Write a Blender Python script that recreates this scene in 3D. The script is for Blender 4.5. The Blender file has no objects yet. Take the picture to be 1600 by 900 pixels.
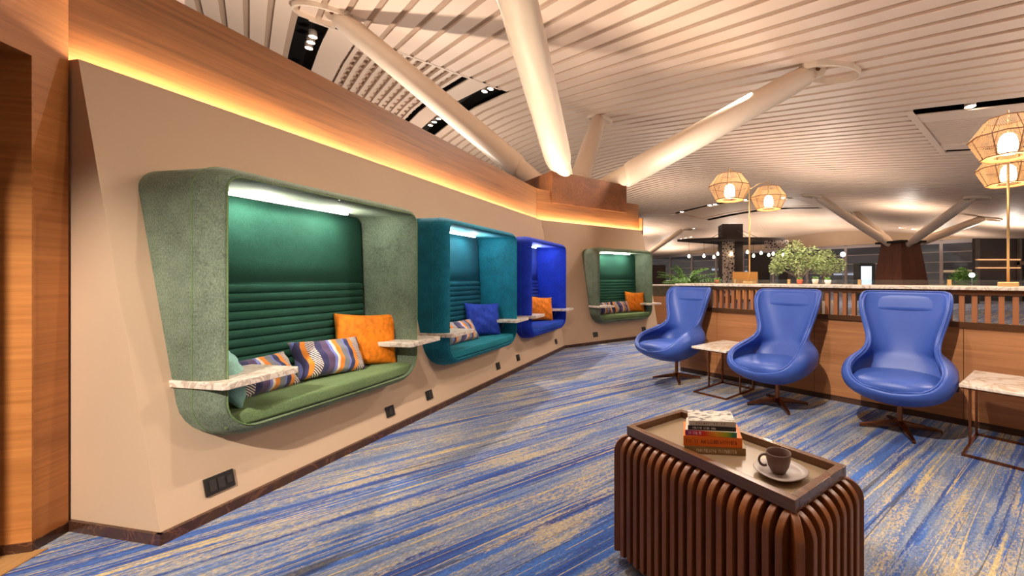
import bpy, bmesh, math, random
from mathutils import Vector, Matrix
random.seed(7)
PI = math.pi
SC = bpy.context.scene
COL = SC.collection

# ------------------------------------------------------------------ camera
F, PX, HY, H = 630.0, 989.0, 435.0, 1.2      # focal length in px, principal x, horizon y, eye height
cam = bpy.data.cameras.new('camera'); camo = bpy.data.objects.new('camera', cam); COL.objects.link(camo)
camo.location = (0, 0, H); camo.rotation_euler = (PI/2, 0, 0)
cam.sensor_width = 36; cam.lens = 36*F/1600
cam.shift_x = -(PX-800)/1600; cam.shift_y = (HY-450)/1600
cam.clip_start = 0.05; cam.clip_end = 300
SC.camera = camo
vs = SC.view_settings
vs.view_transform = 'Standard'; vs.look = 'None'; vs.gamma = 1; vs.use_curve_mapping = False
vs.exposure = 0.0
# ------------------------------------------------------------------ world
w = bpy.data.worlds.new('world'); SC.world = w; w.use_nodes = True
bgn = w.node_tree.nodes['Background']
bgn.inputs[0].default_value = (1.0, .86, .72, 1); bgn.inputs[1].default_value = .62

# ------------------------------------------------------------------ lights (inferred ceiling spots, plus fill spots added without fixtures)
def aim(o, tgt):
    d = Vector(tgt)-o.location
    o.rotation_euler = d.to_track_quat('-Z', 'Y').to_euler()
def spot(loc, tgt, power, ang=70, blend=.5, col=(1, .83, .66), size=.06):
    l = bpy.data.lights.new('spot_light', 'SPOT'); o = bpy.data.objects.new('spot_light', l); COL.objects.link(o)
    l.energy = power; l.spot_size = math.radians(ang); l.spot_blend = blend; l.color = col; l.shadow_soft_size = size
    o.location = loc; aim(o, tgt); return o
def point(loc, power, col=(1, .83, .66), size=.05):
    l = bpy.data.lights.new('point_light', 'POINT'); o = bpy.data.objects.new('point_light', l); COL.objects.link(o)
    l.energy = power; l.color = col; l.shadow_soft_size = size; o.location = loc; return o
WARM = (1, .89, .78)
LIGHTS = dict(
    key1=((-3.12, 7.1, 6.3), (0.3, 3.2, 0), 1500, 84, .15),     # steep, over the fascia onto the carpet
    key2=((5.8, 4.2, 4.4), (1.6, 3.4, 0), 420, 75, .6),         # ceiling spot right of frame
    key3=((1.4, -2.4, 4.9), (-1.4, 3.0, .2), 380, 68, .5),      # slot behind the camera, onto pods
    key4=((-1.6, -.6, 4.7), (5.3, 5.2, .9), 1500, 60, .06),     # long throw across to the chairs
    key5=((-0.9, -3.2, 4.4), (-2.25, 1.85, .5), 3000, 22, .8),    # end panel of the pod wall
    key6=((2.4, 8.5, 5.2), (-.3, 6.6, .6), 650, 90, .6),
    key8=((2.8, 9.8, 5.4), (3.0, 10.8, 1), 1700, 120, .6),     # added above the plants behind the bar to brighten them
    key9=((10, 19, 5.4), (11, 20, 1), 1500, 110, .6),
    key7=((0.2, 2.0, 4.95), (0.2, 3.0, 0), 330, 110, .8),  # wide fill added above the lounge, no fixture there
)
for k, v in LIGHTS.items():
    spot(v[0], v[1], v[2], v[3], v[4], WARM)
# up-lighters on the column casings; the rest added unseen to brighten the ceiling
UP = [((-1.0, 8.3, 3.35), 60), ((16.6, 25.0, 3.75), 600), ((-3.6, 1.2, 3.75), 260), ((6.5, -2.5, 2.6), 380),
      ((4.6, 15.0, 2.6), 480), ((8, 18, 2.6), 600), ((.2, 42.0, 3.6), 1800), ((14, 38, 2.8), 1600), ((12, 8, 2.6), 700),
      ((-5.5, 9.0, 2.9), 700), ((-8.5, 17.0, 2.9), 900), ((-7.0, 4.0, 3.0), 500), ((1.5, 26, 2.8), 900), ((22, 14, 2.8), 800), ((24, 26, 2.8), 1000), ((3.5, 1.0, 3.0), 170), ((8.5, 4.5, 2.8), 560), ((1.5, 7.5, 2.8), 160),
      ((27, 36, 2.5), 1100), ((20, 42, 2.5), 1300), ((12, 48, 2.5), 1400), ((5, 56, 2.5), 1500), ((-3, 50, 2.5), 1300)]
for p, e in UP:
    spot(p, (p[0]-.02, p[1], p[2]+3), e, 165, .6, (1, .86, .74), .12)

# ------------------------------------------------------------------ materials
def lin(c):
    return tuple((x/12.92 if x <= .04045 else ((x+.055)/1.055)**2.4) for x in [v/255 for v in c])
MATS = {}
def mat(name, col, rough=.6, metal=0, noise=0, nscale=30, bump=0, bscale=60, coat=0, sheen=0, spec=.5, emit=None, estr=0, trans=0, srgb=True):
    if name in MATS: return MATS[name]
    m = bpy.data.materials.new(name); m.use_nodes = True; MATS[name] = m
    nt = m.node_tree; b = nt.nodes['Principled BSDF']
    c = lin(col) if srgb else col
    b.inputs['Base Color'].default_value = (*c, 1); b.inputs['Roughness'].default_value = rough
    b.inputs['Metallic'].default_value = metal; b.inputs['Coat Weight'].default_value = coat
    b.inputs['Sheen Weight'].default_value = sheen; b.inputs['Specular IOR Level'].default_value = spec
    b.inputs['Transmission Weight'].default_value = trans
    if emit: b.inputs['Emission Color'].default_value = (*emit, 1); b.inputs['Emission Strength'].default_value = estr
    tc = nt.nodes.new('ShaderNodeTexCoord')
    if noise:
        n = nt.nodes.new('ShaderNodeTexNoise'); n.inputs['Scale'].default_value = nscale; n.inputs['Detail'].default_value = 5
        nt.links.new(tc.outputs['Object'], n.inputs['Vector'])
        r = nt.nodes.new('ShaderNodeMapRange'); r.inputs[1].default_value = .3; r.inputs[2].default_value = .7
        r.inputs[3].default_value = 1-noise; r.inputs[4].default_value = 1+noise
        nt.links.new(n.outputs[0], r.inputs[0])
        mx = nt.nodes.new('ShaderNodeVectorMath'); mx.operation = 'SCALE'; mx.inputs[0].default_value = c
        nt.links.new(r.outputs[0], mx.inputs['Scale']); nt.links.new(mx.outputs[0], b.inputs['Base Color'])
    if bump:
        n2 = nt.nodes.new('ShaderNodeTexNoise'); n2.inputs['Scale'].default_value = bscale; n2.inputs['Detail'].default_value = 4
        nt.links.new(tc.outputs['Object'], n2.inputs['Vector'])
        bp = nt.nodes.new('ShaderNodeBump'); bp.inputs['Strength'].default_value = bump; bp.inputs['Distance'].default_value = .01
        nt.links.new(n2.outputs[0], bp.inputs['Height']); nt.links.new(bp.outputs[0], b.inputs['Normal'])
    return m
def ramp(nt, stops, interp='LINEAR'):
    r = nt.nodes.new('ShaderNodeValToRGB'); cr = r.color_ramp; cr.interpolation = interp
    while len(cr.elements) < len(stops): cr.elements.new(.5)
    for e, (p, c) in zip(cr.elements, stops): e.position = p; e.color = (*c, 1)
    return r
def wood(name, c1, c2, axis=0, rough=.45, scale=1.0, coat=0):
    """long grain along the object's axis 0/1/2"""
    m = bpy.data.materials.new(name); m.use_nodes = True; nt = m.node_tree; b = nt.nodes['Principled BSDF']
    tc = nt.nodes.new('ShaderNodeTexCoord'); mp = nt.nodes.new('ShaderNodeMapping')
    s = [46*scale]*3; s[axis] = 1.3*scale; mp.inputs['Scale'].default_value = s
    nt.links.new(tc.outputs['Object'], mp.inputs['Vector'])
    n = nt.nodes.new('ShaderNodeTexNoise'); n.inputs['Scale'].default_value = 1.0; n.inputs['Detail'].default_value = 8; n.inputs['Roughness'].default_value = .62; n.inputs['Distortion'].default_value = .4
    nt.links.new(mp.outputs[0], n.inputs['Vector'])
    mp2 = nt.nodes.new('ShaderNodeMapping'); s2 = [3.2*scale]*3; s2[axis] = .35*scale; mp2.inputs['Scale'].default_value = s2
    nt.links.new(tc.outputs['Object'], mp2.inputs['Vector'])
    n2 = nt.nodes.new('ShaderNodeTexNoise'); n2.inputs['Scale'].default_value = 1; n2.inputs['Detail'].default_value = 3; n2.inputs['Distortion'].default_value = 1.2
    nt.links.new(mp2.outputs[0], n2.inputs['Vector'])
    ad = nt.nodes.new('ShaderNodeMix'); ad.data_type = 'FLOAT'; ad.inputs[0].default_value = .45
    nt.links.new(n.outputs[0], ad.inputs[2]); nt.links.new(n2.outputs[0], ad.inputs[3])
    c1, c2 = lin(c1), lin(c2); mid = tuple((a+b_)/2 for a, b_ in zip(c1, c2))
    r = ramp(nt, [(.34, c1), (.5, mid), (.66, c2)]); nt.links.new(ad.outputs[0], r.inputs[0])
    nt.links.new(r.outputs[0], b.inputs['Base Color']); b.inputs['Roughness'].default_value = rough; b.inputs['Coat Weight'].default_value = coat
    return m
def velvet(name, c, dark=.72, rough=.85, sheen=.6, ns=160, big=3.0):
    m = bpy.data.materials.new(name); m.use_nodes = True; nt = m.node_tree; b = nt.nodes['Principled BSDF']
    tc = nt.nodes.new('ShaderNodeTexCoord')
    n = nt.nodes.new('ShaderNodeTexNoise'); n.inputs['Scale'].default_value = ns; n.inputs['Detail'].default_value = 3
    mp = nt.nodes.new('ShaderNodeMapping'); mp.inputs['Scale'].default_value = (1, 1, .6)
    nt.links.new(tc.outputs['Object'], mp.inputs[0]); nt.links.new(mp.outputs[0], n.inputs['Vector'])
    n2 = nt.nodes.new('ShaderNodeTexNoise'); n2.inputs['Scale'].default_value = big; n2.inputs['Detail'].default_value = 6; n2.inputs['Roughness'].default_value = .7
    nt.links.new(tc.outputs['Object'], n2.inputs['Vector'])
    ad = nt.nodes.new('ShaderNodeMath'); ad.operation = 'ADD'; nt.links.new(n.outputs[0], ad.inputs[0]); nt.links.new(n2.outputs[0], ad.inputs[1])
    c = lin(c); r = ramp(nt, [(.0, tuple(x*dark for x in c)), (1.0, tuple(min(1, x*(2-dark)*1.05) for x in c))])
    mr = nt.nodes.new('ShaderNodeMapRange'); mr.inputs[1].default_value = .75; mr.inputs[2].default_value = 1.25; nt.links.new(ad.outputs[0], mr.inputs[0])
    nt.links.new(mr.outputs[0], r.inputs[0]); nt.links.new(r.outputs[0], b.inputs['Base Color'])
    b.inputs['Roughness'].default_value = rough; b.inputs['Sheen Weight'].default_value = sheen; b.inputs['Sheen Roughness'].default_value = .4
    b.inputs['Sheen Tint'].default_value = (*[min(1, x*2+.1) for x in c], 1); b.inputs['Specular IOR Level'].default_value = .2
    bp = nt.nodes.new('ShaderNodeBump'); bp.inputs['Strength'].default_value = .25; bp.inputs['Distance'].default_value = .004
    nt.links.new(n.outputs[0], bp.inputs['Height']); nt.links.new(bp.outputs[0], b.inputs['Normal'])
    return m
def marble(name, base, vein, scale=6, vein_w=.05, rough=.2):
    m = bpy.data.materials.new(name); m.use_nodes = True; nt = m.node_tree; b = nt.nodes['Principled BSDF']
    tc = nt.nodes.new('ShaderNodeTexCoord'); n = nt.nodes.new('ShaderNodeTexNoise'); n.inputs['Scale'].default_value = scale; n.inputs['Detail'].default_value = 9; n.inputs['Distortion'].default_value = 1.6
    nt.links.new(tc.outputs['Object'], n.inputs['Vector'])
    base, vein = lin(base), lin(vein)
    r = ramp(nt, [(.30, base), (.5-vein_w, base), (.5, vein), (.5+vein_w, base), (.78, tuple(x*.86 for x in base))])
    nt.links.new(n.outputs[0], r.inputs[0]); nt.links.new(r.outputs[0], b.inputs['Base Color']); b.inputs['Roughness'].default_value = rough
    return m
def emis(name, col, strength):
    m = bpy.data.materials.new(name); m.use_nodes = True; nt = m.node_tree; b = nt.nodes['Principled BSDF']
    b.inputs['Base Color'].default_value = (*col, 1); b.inputs['Emission Color'].default_value = (*col, 1); b.inputs['Emission Strength'].default_value = strength
    return m

def carpet_material():
    m = bpy.data.materials.new('striped_carpet'); m.use_nodes = True; nt = m.node_tree; b = nt.nodes['Principled BSDF']
    L = nt.links.new
    tc = nt.nodes.new('ShaderNodeTexCoord')
    rot = nt.nodes.new('ShaderNodeMapping'); rot.vector_type = 'POINT'; rot.inputs['Rotation'].default_value = (0, 0, -math.radians(41.0))
    L(tc.outputs['Object'], rot.inputs[0])          # x now runs along the stripes
    def N(sx, sy, det=4, rough=.6, off=0, dist=0):
        mp = nt.nodes.new('ShaderNodeMapping'); mp.inputs['Scale'].default_value = (sx, sy, 1); mp.inputs['Location'].default_value = (off, off*1.7, off*.3)
        L(rot.outputs[0], mp.inputs[0])
        n = nt.nodes.new('ShaderNodeTexNoise'); n.inputs['Scale'].default_value = 1; n.inputs['Detail'].default_value = det; n.inputs['Roughness'].default_value = rough; n.inputs['Distortion'].default_value = dist
        L(mp.outputs[0], n.inputs['Vector']); return n.outputs[0]
    def MIX(fac, a, c):
        x = nt.nodes.new('ShaderNodeMix'); x.data_type = 'RGBA'
        if isinstance(fac, float): x.inputs[0].default_value = fac
        else: L(fac, x.inputs[0])
        for s, v in ((6, a), (7, c)):
            if isinstance(v, tuple): x.inputs[s].default_value = (*v, 1)
            else: L(v, x.inputs[s])
        return x.outputs[2]
    def TH(v, lo, hi):
        x = nt.nodes.new('ShaderNodeMapRange'); x.inputs[1].default_value = lo; x.inputs[2].default_value = hi; x.clamp = True; L(v, x.inputs[0]); return x.outputs[0]
    def MUL(a, c):
        x = nt.nodes.new('ShaderNodeMath'); x.operation = 'MULTIPLY'; L(a, x.inputs[0])
        if isinstance(c, float): x.inputs[1].default_value = c
        else: L(c, x.inputs[1])
        return x.outputs[0]
    blue, deep, pale, gold, grey = lin((56, 94, 160)), lin((34, 58, 122)), lin((158, 166, 182)), lin((178, 158, 116)), lin((104, 112, 128))
    def ADD(*vs_):
        out = None
        for v_, k_ in vs_:
            m_ = MUL(v_, float(k_))
            if out is None: out = m_
            else:
                x = nt.nodes.new('ShaderNodeMath'); x.operation = 'ADD'; L(out, x.inputs[0]); L(m_, x.inputs[1]); out = x.outputs[0]
        return out
    yarn = N(48, 140, 2, .8, 9)                       # single tufts
    yarn2 = N(40, 120, 2, .8, 19)
    slate = MIX(TH(N(1.3, 22, 4, .6), .40, .60), lin((78, 100, 144)), lin((122, 130, 144)))
    tan_m = ADD((N(1.3, 6.0, 4, .65, 3), .80), (N(1.5, 34, 2, .5, 13), .25), (yarn2, .70))
    base = MIX(MUL(TH(tan_m, .885, .955), .72), slate, gold)       # tan tufts gathered in patches
    bm_ = ADD((N(.40, 13, 3, .55, 5), 1.0), (N(3, 30, 2, .5, 41), .30), (yarn, .22))
    bluez = MIX(TH(N(.8, 16, 3, .6, 8), .38, .6), deep, blue)
    base = MIX(TH(bm_, .795, .835), base, bluez)      # blue bands
    grain = yarn
    gline = N(.12, 13, 1, .4, 23)                     # thin gold lines running full length
    band = nt.nodes.new('ShaderNodeMath'); band.operation = 'COMPARE'; L(gline, band.inputs[0]); band.inputs[1].default_value = .53; band.inputs[2].default_value = .010
    base = MIX(MUL(band.outputs[0], TH(N(14, 40, 2, .7, 31), .36, .44)), base, gold)
    dk = N(.1, 9, 1, .4, 47)
    band2 = nt.nodes.new('ShaderNodeMath'); band2.operation = 'COMPARE'; L(dk, band2.inputs[0]); band2.inputs[1].default_value = .47; band2.inputs[2].default_value = .006
    base = MIX(MUL(band2.outputs[0], .7), base, lin((40, 44, 62)))
    mott = N(70, 110, 3, .7, 61)
    v = nt.nodes.new('ShaderNodeMapRange'); v.inputs[1].default_value = .3; v.inputs[2].default_value = .7; v.inputs[3].default_value = .62; v.inputs[4].default_value = 1.34; L(mott, v.inputs[0])
    sc = nt.nodes.new('ShaderNodeVectorMath'); sc.operation = 'SCALE'; L(base, sc.inputs[0]); L(v.outputs[0], sc.inputs['Scale'])
    L(sc.outputs[0], b.inputs['Base Color'])
    b.inputs['Roughness'].default_value = .95; b.inputs['Sheen Weight'].default_value = .15; b.inputs['Specular IOR Level'].default_value = .1
    bp = nt.nodes.new('ShaderNodeBump'); bp.inputs['Strength'].default_value = .4; bp.inputs['Distance'].default_value = .006
    L(mott, bp.inputs['Height']); L(bp.outputs[0], b.inputs['Normal'])
    return m
def cushion_pattern():
    m = bpy.data.materials.new('patterned_cushion'); m.use_nodes = True; nt = m.node_tree; b = nt.nodes['Principled BSDF']; L = nt.links.new
    tc = nt.nodes.new('ShaderNodeTexCoord'); sep = nt.nodes.new('ShaderNodeSeparateXYZ'); L(tc.outputs['Object'], sep.inputs[0])
    def M(op, a, c=None):
        x = nt.nodes.new('ShaderNodeMath'); x.operation = op
        for i, v in ((0, a), (1, c)):
            if v is None: continue
            if isinstance(v, (int, float)): x.inputs[i].default_value = v
            else: L(v, x.inputs[i])
        return x.outputs[0]
    wave = M('MULTIPLY', M('SINE', M('MULTIPLY', sep.outputs[2], 19.0)), .022)
    lean = M('MULTIPLY', sep.outputs[2], -.18)
    x = M('ADD', M('ADD', sep.outputs[0], wave), lean)
    fr = M('FRACT', M('MULTIPLY', M('ADD', x, 2.0), 3.3))
    navy, org, lav, crm, plum, gry = lin((44, 42, 84)), lin((222, 130, 36)), lin((112, 120, 190)), lin((226, 208, 190)), lin((84, 62, 96)), lin((120, 122, 128))
    r = ramp(nt, [(0, org), (.09, crm), (.26, navy), (.38, plum), (.52, lav), (.58, crm), (.64, org), (.74, gry), (.86, lav), (.90, navy)], 'CONSTANT'); L(fr, r.inputs[0])
    h = M('FRACT', M('MULTIPLY', M('ADD', M('ADD', sep.outputs[0], sep.outputs[2]), 3.0), 62.0))
    hatch = M('GREATER_THAN', h, .5)
    inb = M('MULTIPLY', M('GREATER_THAN', fr, .09), M('LESS_THAN', fr, .26))
    mx = nt.nodes.new('ShaderNodeMix'); mx.data_type = 'RGBA'; L(M('MULTIPLY', hatch, inb), mx.inputs[0]); L(r.outputs[0], mx.inputs[6]); mx.inputs[7].default_value = (*navy, 1)
    L(mx.outputs[2], b.inputs['Base Color']); b.inputs['Roughness'].default_value = .85; b.inputs['Sheen Weight'].default_value = .2
    return m

M_wall = mat('beige_wall_paint', (188, 160, 132), .75, noise=.02, nscale=2)
M_wood = wood('oak_veneer', (96, 56, 25), (150, 95, 49), 0, .5)
M_woodwall = wood('oak_veneer_crossgrain', (150, 90, 42), (198, 130, 68), 0, .45)
M_barwood = wood('bar_oak_veneer', (150, 94, 54), (192, 134, 86), 0, .45)
M_case = wood('casing_veneer', (96, 52, 22), (144, 86, 42), 0, .5)
M_dark = wood('dark_walnut', (58, 36, 24), (92, 60, 40), 0, .4)
M_fin = wood('walnut_fin', (112, 62, 24), (158, 94, 46), 2, .4, 1.0, 0)
M_slat = wood('bar_slat', (138, 82, 46), (176, 112, 68), 2, .45)
M_bbase = marble('brown_marble_skirting', (66, 40, 28), (104, 66, 44), 5, .02, .3)
M_marble = marble('pale_marble', (222, 208, 192), (176, 156, 138), 9, .06, .3)
M_ttop = marble('white_marble', (236, 228, 216), (206, 184, 158), 3, .05, .15)
M_tan = mat('champagne_lacquer', (160, 138, 110), .22, noise=.03, nscale=8, coat=.1)
M_bronze = mat('brushed_bronze', (120, 84, 58), .28, .75, noise=.06, nscale=60)
M_copper = mat('polished_copper_bronze', (142, 88, 58), .22, .95)
M_brass = mat('brass', (214, 178, 122), .32, .8)
M_carpet = carpet_material()
M_white = mat('white_painted_steel', (226, 206, 184), .42)
M_ceil = mat('ceiling_panel', (226, 200, 178), .5)
M_ceilback = mat('ceiling_gap', (176, 150, 128), .8)
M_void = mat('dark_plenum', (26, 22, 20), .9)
M_leather = mat('blue_leather', (60, 90, 172), .40, noise=.04, nscale=5, bump=.12, bscale=260, spec=.5)
M_leather_p = mat('blue_leather_piping', (66, 96, 180), .38)
M_black = mat('black_plastic', (30, 26, 22), .35)
M_blk2 = mat('charcoal_plastic', (44, 38, 34), .4)
M_patt = cushion_pattern()
M_orange = velvet('orange_velvet', (214, 116, 22), .72, .7, .5, 40, 7)
M_blue_v = velvet('blue_velvet', (40, 66, 170), .72, .7, .5, 40, 7)
M_aqua = velvet('aqua_linen', (134, 178, 168), .85, .8, .2, 90, 4)
M_led = emis('led_white', (1, .97, .88), 90)
M_cove = emis('led_cove', (1, .90, .70), 280)
M_bulb = emis('lamp_glow', (1, .80, .52), 9)
M_spotface = emis('downlight_face', (1, .90, .78), 40)
M_rattan = mat('woven_rattan', (196, 142, 88), .7)
M_leaf = mat('green_leaf', (98, 142, 52), .55, noise=.35, nscale=9)
M_leaf2 = mat('pale_green_leaf', (176, 190, 124), .55, noise=.35, nscale=9)
M_bark = mat('grey_bark', (140, 122, 104), .9, noise=.2)
M_mull = mat('pale_mullion', (176, 166, 166), .5)
M_pane = mat('night_glass', (22, 26, 36), .08, coat=.3)
M_cup = mat('brown_stoneware', (112, 88, 80), .45)
M_saucer = mat('grey_stoneware', (166, 152, 144), .4)
M_dkpanel = mat('dark_panel', (58, 44, 40), .6, noise=.1)
M_greym = mat('grey_metal', (104, 104, 108), .45, .3)

# ------------------------------------------------------------------ mesh helpers
def setp(o, label=None, cat=None, group=None, kind=None):
    if label: o['label'] = label
    if cat: o['category'] = cat
    if group: o['group'] = group
    if kind: o['kind'] = kind
    return o
def link(name, bm, m, parent=None, loc=(0, 0, 0), rz=0, smooth=False, bevel=0, segs=2):
    bmesh.ops.recalc_face_normals(bm, faces=bm.faces[:])
    me = bpy.data.meshes.new(name); bm.to_mesh(me); bm.free()
    if isinstance(m, (list, tuple)):
        for x in m: me.materials.append(x)
    else: me.materials.append(m)
    o = bpy.data.objects.new(name, me); COL.objects.link(o)
    o.location = loc; o.rotation_euler = (0, 0, rz)
    if parent: o.parent = parent
    if smooth:
        for p in me.polygons: p.use_smooth = True
    if bevel:
        b = o.modifiers.new('b', 'BEVEL'); b.width = bevel; b.segments = segs; b.limit_method = 'ANGLE'; b.angle_limit = math.radians(40)
        for p in me.polygons: p.use_smooth = True
        n = o.modifiers.new('n', 'WEIGHTED_NORMAL'); n.keep_sharp = True
    return o
def thing(name, label, cat, loc=(0, 0, 0), rz=0, group=None):
    o = bpy.data.objects.new(name, None); COL.objects.link(o); o.empty_display_size = .1
    o.location = loc; o.rotation_euler = (0, 0, rz); return setp(o, label, cat, group)
def struct(name, bm, m, loc=(0, 0, 0), rz=0, **k):
    return setp(link(name, bm, m, None, loc, rz, **k), kind='structure')
def dup(root, loc, rz=None, label=None, group=None):
    def cp(o, par):
        c = o.copy(); COL.objects.link(c); c.parent = par
        for ch in [x for x in kids.get(o.name, [])]: cp(ch, c)
        return c
    kids = {}
    for x in list(COL.objects):
        if x.parent: kids.setdefault(x.parent.name, []).append(x)
    r = cp(root, None); r.location = loc
    if rz is not None: r.rotation_euler = (0, 0, rz)
    if label: r['label'] = label
    if group: r['group'] = group
    return r
def box(bm, x0, x1, y0, y1, z0, z1, M=None, mi=0):
    v = [bm.verts.new(p) for p in ((x0, y0, z0), (x1, y0, z0), (x1, y1, z0), (x0, y1, z0), (x0, y0, z1), (x1, y0, z1), (x1, y1, z1), (x0, y1, z1))]
    if M is not None:
        for q in v: q.co = M @ q.co
    for f in ((0, 3, 2, 1), (4, 5, 6, 7), (0, 1, 5, 4), (1, 2, 6, 5), (2, 3, 7, 6), (3, 0, 4, 7)):
        fc = bm.faces.new([v[i] for i in f]); fc.material_index = mi
def loft(bm, loops, closed=True, cap0=False, cap1=False, mi=0):
    L = [[bm.verts.new(p) for p in lp] for lp in loops]
    n = len(L[0])
    for a, b in zip(L, L[1:]):
        for i in range(n if closed else n-1):
            j = (i+1) % n
            f = bm.faces.new((a[i], a[j], b[j], b[i])); f.material_index = mi
    if cap0: bm.faces.new(L[0][::-1]).material_index = mi
    if cap1: bm.faces.new(L[-1]).material_index = mi
    return L
def lathe(bm, prof, n=24, c=(0, 0, 0), cap0=False, cap1=False, sx=1, sy=1):
    loft(bm, [[(c[0]+r*sx*math.cos(2*PI*i/n), c[1]+r*sy*math.sin(2*PI*i/n), c[2]+z) for i in range(n)] for r, z in prof], True, cap0, cap1)
def tube(bm, pts, r, n=8, cap=True, closed=False, mi=0):
    pts = [Vector(p) for p in pts]; loops = []
    R = r if isinstance(r, (list, tuple)) else [r]*len(pts)
    up = None
    for i, p in enumerate(pts):
        if closed: d = (pts[(i+1) % len(pts)]-pts[i-1])
        else: d = (pts[min(i+1, len(pts)-1)]-pts[max(i-1, 0)])
        d.normalize()
        if up is None: up = Vector((0, 0, 1)) if abs(d.z) < .9 else Vector((1, 0, 0))
        a = d.cross(up).normalized(); up = a.cross(d).normalized()
        loops.append([tuple(p+R[i]*(a*math.cos(2*PI*k/n)+up*math.sin(2*PI*k/n))) for k in range(n)])
    if closed: loops.append(loops[0])
    loft(bm, loops, True, cap and not closed, cap and not closed, mi)
    if closed: bmesh.ops.remove_doubles(bm, verts=bm.verts[:], dist=1e-6)
def prism(bm, poly, z0, z1, M=None, mi=0):
    a = [bm.verts.new((x, y, z0)) for x, y in poly]; b = [bm.verts.new((x, y, z1)) for x, y in poly]
    if M is not None:
        for q in a+b: q.co = M @ q.co
    n = len(poly)
    for i in range(n):
        j = (i+1) % n; bm.faces.new((a[i], a[j], b[j], b[i])).material_index = mi
    bm.faces.new(a[::-1]).material_index = mi; bm.faces.new(b).material_index = mi
NB = bmesh.new

# ------------------------------------------------------------------ frames
A_O, A_R = (-2.128, 1.822, 0), math.atan2(.9826, .1857)     # pod wall: x along, y into the wall
C_O, C_R = (-1.162, 6.931, 0), math.atan2(.6561, .7547)     # second wall
B_O, B_R = (1.896+.034, 3.969+.0365, 0), math.atan2(-.6833, .7302)     # bar: x along, y behind
W_O, W_R = (-2.683, 1.916, 0), math.atan2(-.959, .283)      # left timber wall, x towards camera, y into room
TL = .232; TOPZ = 2.245; MI = .3395                          # lean, wall top, mitre
LA, LC = 5.2, 2.264
def frame(O, R): return Matrix.Translation(O) @ Matrix.Rotation(R, 4, 'Z')

# ------------------------------------------------------------------ pods: dimensions
PL, PZ0, PZ1, PT = 1.42, .377, 1.768, .055
def rrect(inset, y, x0=0, x1=PL, z0=PZ0, z1=PZ1, rt=.125, rb=.21, seg=7, top_out=0):
    x0 += inset; x1 -= inset; z0 += inset; z1 -= inset
    rt = max(rt-inset, .02); rb = max(rb-inset, .02); pts = []
    for cx, cz, r, a0 in ((x1-rb, z0+rb, rb, -90), (x1-rt, z1-rt, rt, 0), (x0+rt, z1-rt, rt, 90), (x0+rb, z0+rb, rb, 180)):
        for k in range(seg+1):
            a = math.radians(a0+90*k/seg); pts.append((cx+r*math.cos(a), y, cz+r*math.sin(a)))
    return pts

# ------------------------------------------------------------------ structure: pod walls with openings
def leaning_wall(name, length, pods, miter0, miter1, O, R):
    bm = NB()
    def P(x, z): return (x, TL*z, z)
    outer = [P(0-(MI*0 if miter0 else 0), 0), P(length, 0)]
    x_top0 = -MI*TL*TOPZ if miter0 else 0; x_top1 = length+(MI*TL*TOPZ if miter1 else 0)
    ring = [P(0, 0), P(length, 0), P(x_top1, TOPZ), P(x_top0, TOPZ)]
    edges = []
    def loop(pts):
        vs_ = [bm.verts.new(p) for p in pts]
        for i in range(len(vs_)): edges.append(bm.edges.new((vs_[i], vs_[(i+1) % len(vs_)])))
    loop(ring)
    for p0 in pods: loop([P(p[0], p[2]) for p in rrect(.03, 0, p0, p0+PL)])
    bmesh.ops.triangle_fill(bm, use_beauty=True, use_dissolve=False, edges=edges)
    # top ledge and light trough behind it
    y0, y1 = TL*TOPZ, .62
    def row(y, z): return [(-MI*y if miter0 else 0, y, z), (length+(MI*y if miter1 else 0), y, z)]
    rows = [row(y0, TOPZ), row(y0+.018, TOPZ), row(y0+.018, TOPZ-.09), row(y1, TOPZ-.09)]
    loft(bm, rows, closed=False)
    return bm
PODS_A = [.13, 1.86, 3.60]
bm = leaning_wall('wall_left', LA, PODS_A, False, True, A_O, A_R)
# end return facing the camera
f = [bm.verts.new(p) for p in ((0, 0, 0), (0, TL*TOPZ, TOPZ), (0, .62, TOPZ), (0, .62, 0))]; bm.faces.new(f)
wall_a = struct('wall_left', bm, M_wall, A_O, A_R)
POD_C = [.60]
bm = leaning_wall('wall_back', LC, POD_C, True, False, C_O, C_R)
f = [bm.verts.new(p) for p in ((LC, 0, 0), (LC, TL*TOPZ, TOPZ), (LC, 1.2, TOPZ), (LC, 1.2, 0))]; bm.faces.new(f)
struct('wall_back', bm, M_wall, C_O, C_R)

def skirting(bm, x0, x1, m0, m1):
    loft(bm, [[(x0-MI*y*m0, y, z), (x1+MI*y*m1, y, z)] for y, z in ((.02, 0), (-.012, 0), (-.012, .05), (.02, .05))], closed=False)
bm = NB(); skirting(bm, -.012, LA, 0, 1); box(bm, -.014, .0, -.012, .60, 0, .05)
struct('baseboard_left', bm, M_bbase, A_O, A_R)
bm = NB(); skirting(bm, 0, LC+.012, 1, 0); box(bm, LC, LC+.014, -.012, 1.2, 0, .05)
struct('baseboard_back', bm, M_bbase, C_O, C_R)

# timber fascias above the cove
FZ0, FZ1 = 2.12, 2.82
def fascia(bm, x0, x1, m0, m1):
    prism_pts = [(x0-MI*.622*m0, .622), (x1+MI*.622*m1, .622), (x1+MI*.74*m1, .74), (x0-MI*.74*m0, .74)]
    prism(bm, prism_pts, FZ0, FZ1)
bm = NB(); fascia(bm, -.03, LA, 0, 1); struct('trim_1', bm, M_wood, A_O, A_R)
bm = NB(); fascia(bm, 0, LC-.02, 1, 0); struct('trim_2', bm, M_wood, C_O, C_R)
bm = NB(); box(bm, LC-.02, LC+.005, .50, 1.2, 0.0, FZ1-.3); struct('trim_3', bm, M_wood, C_O, C_R)

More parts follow.
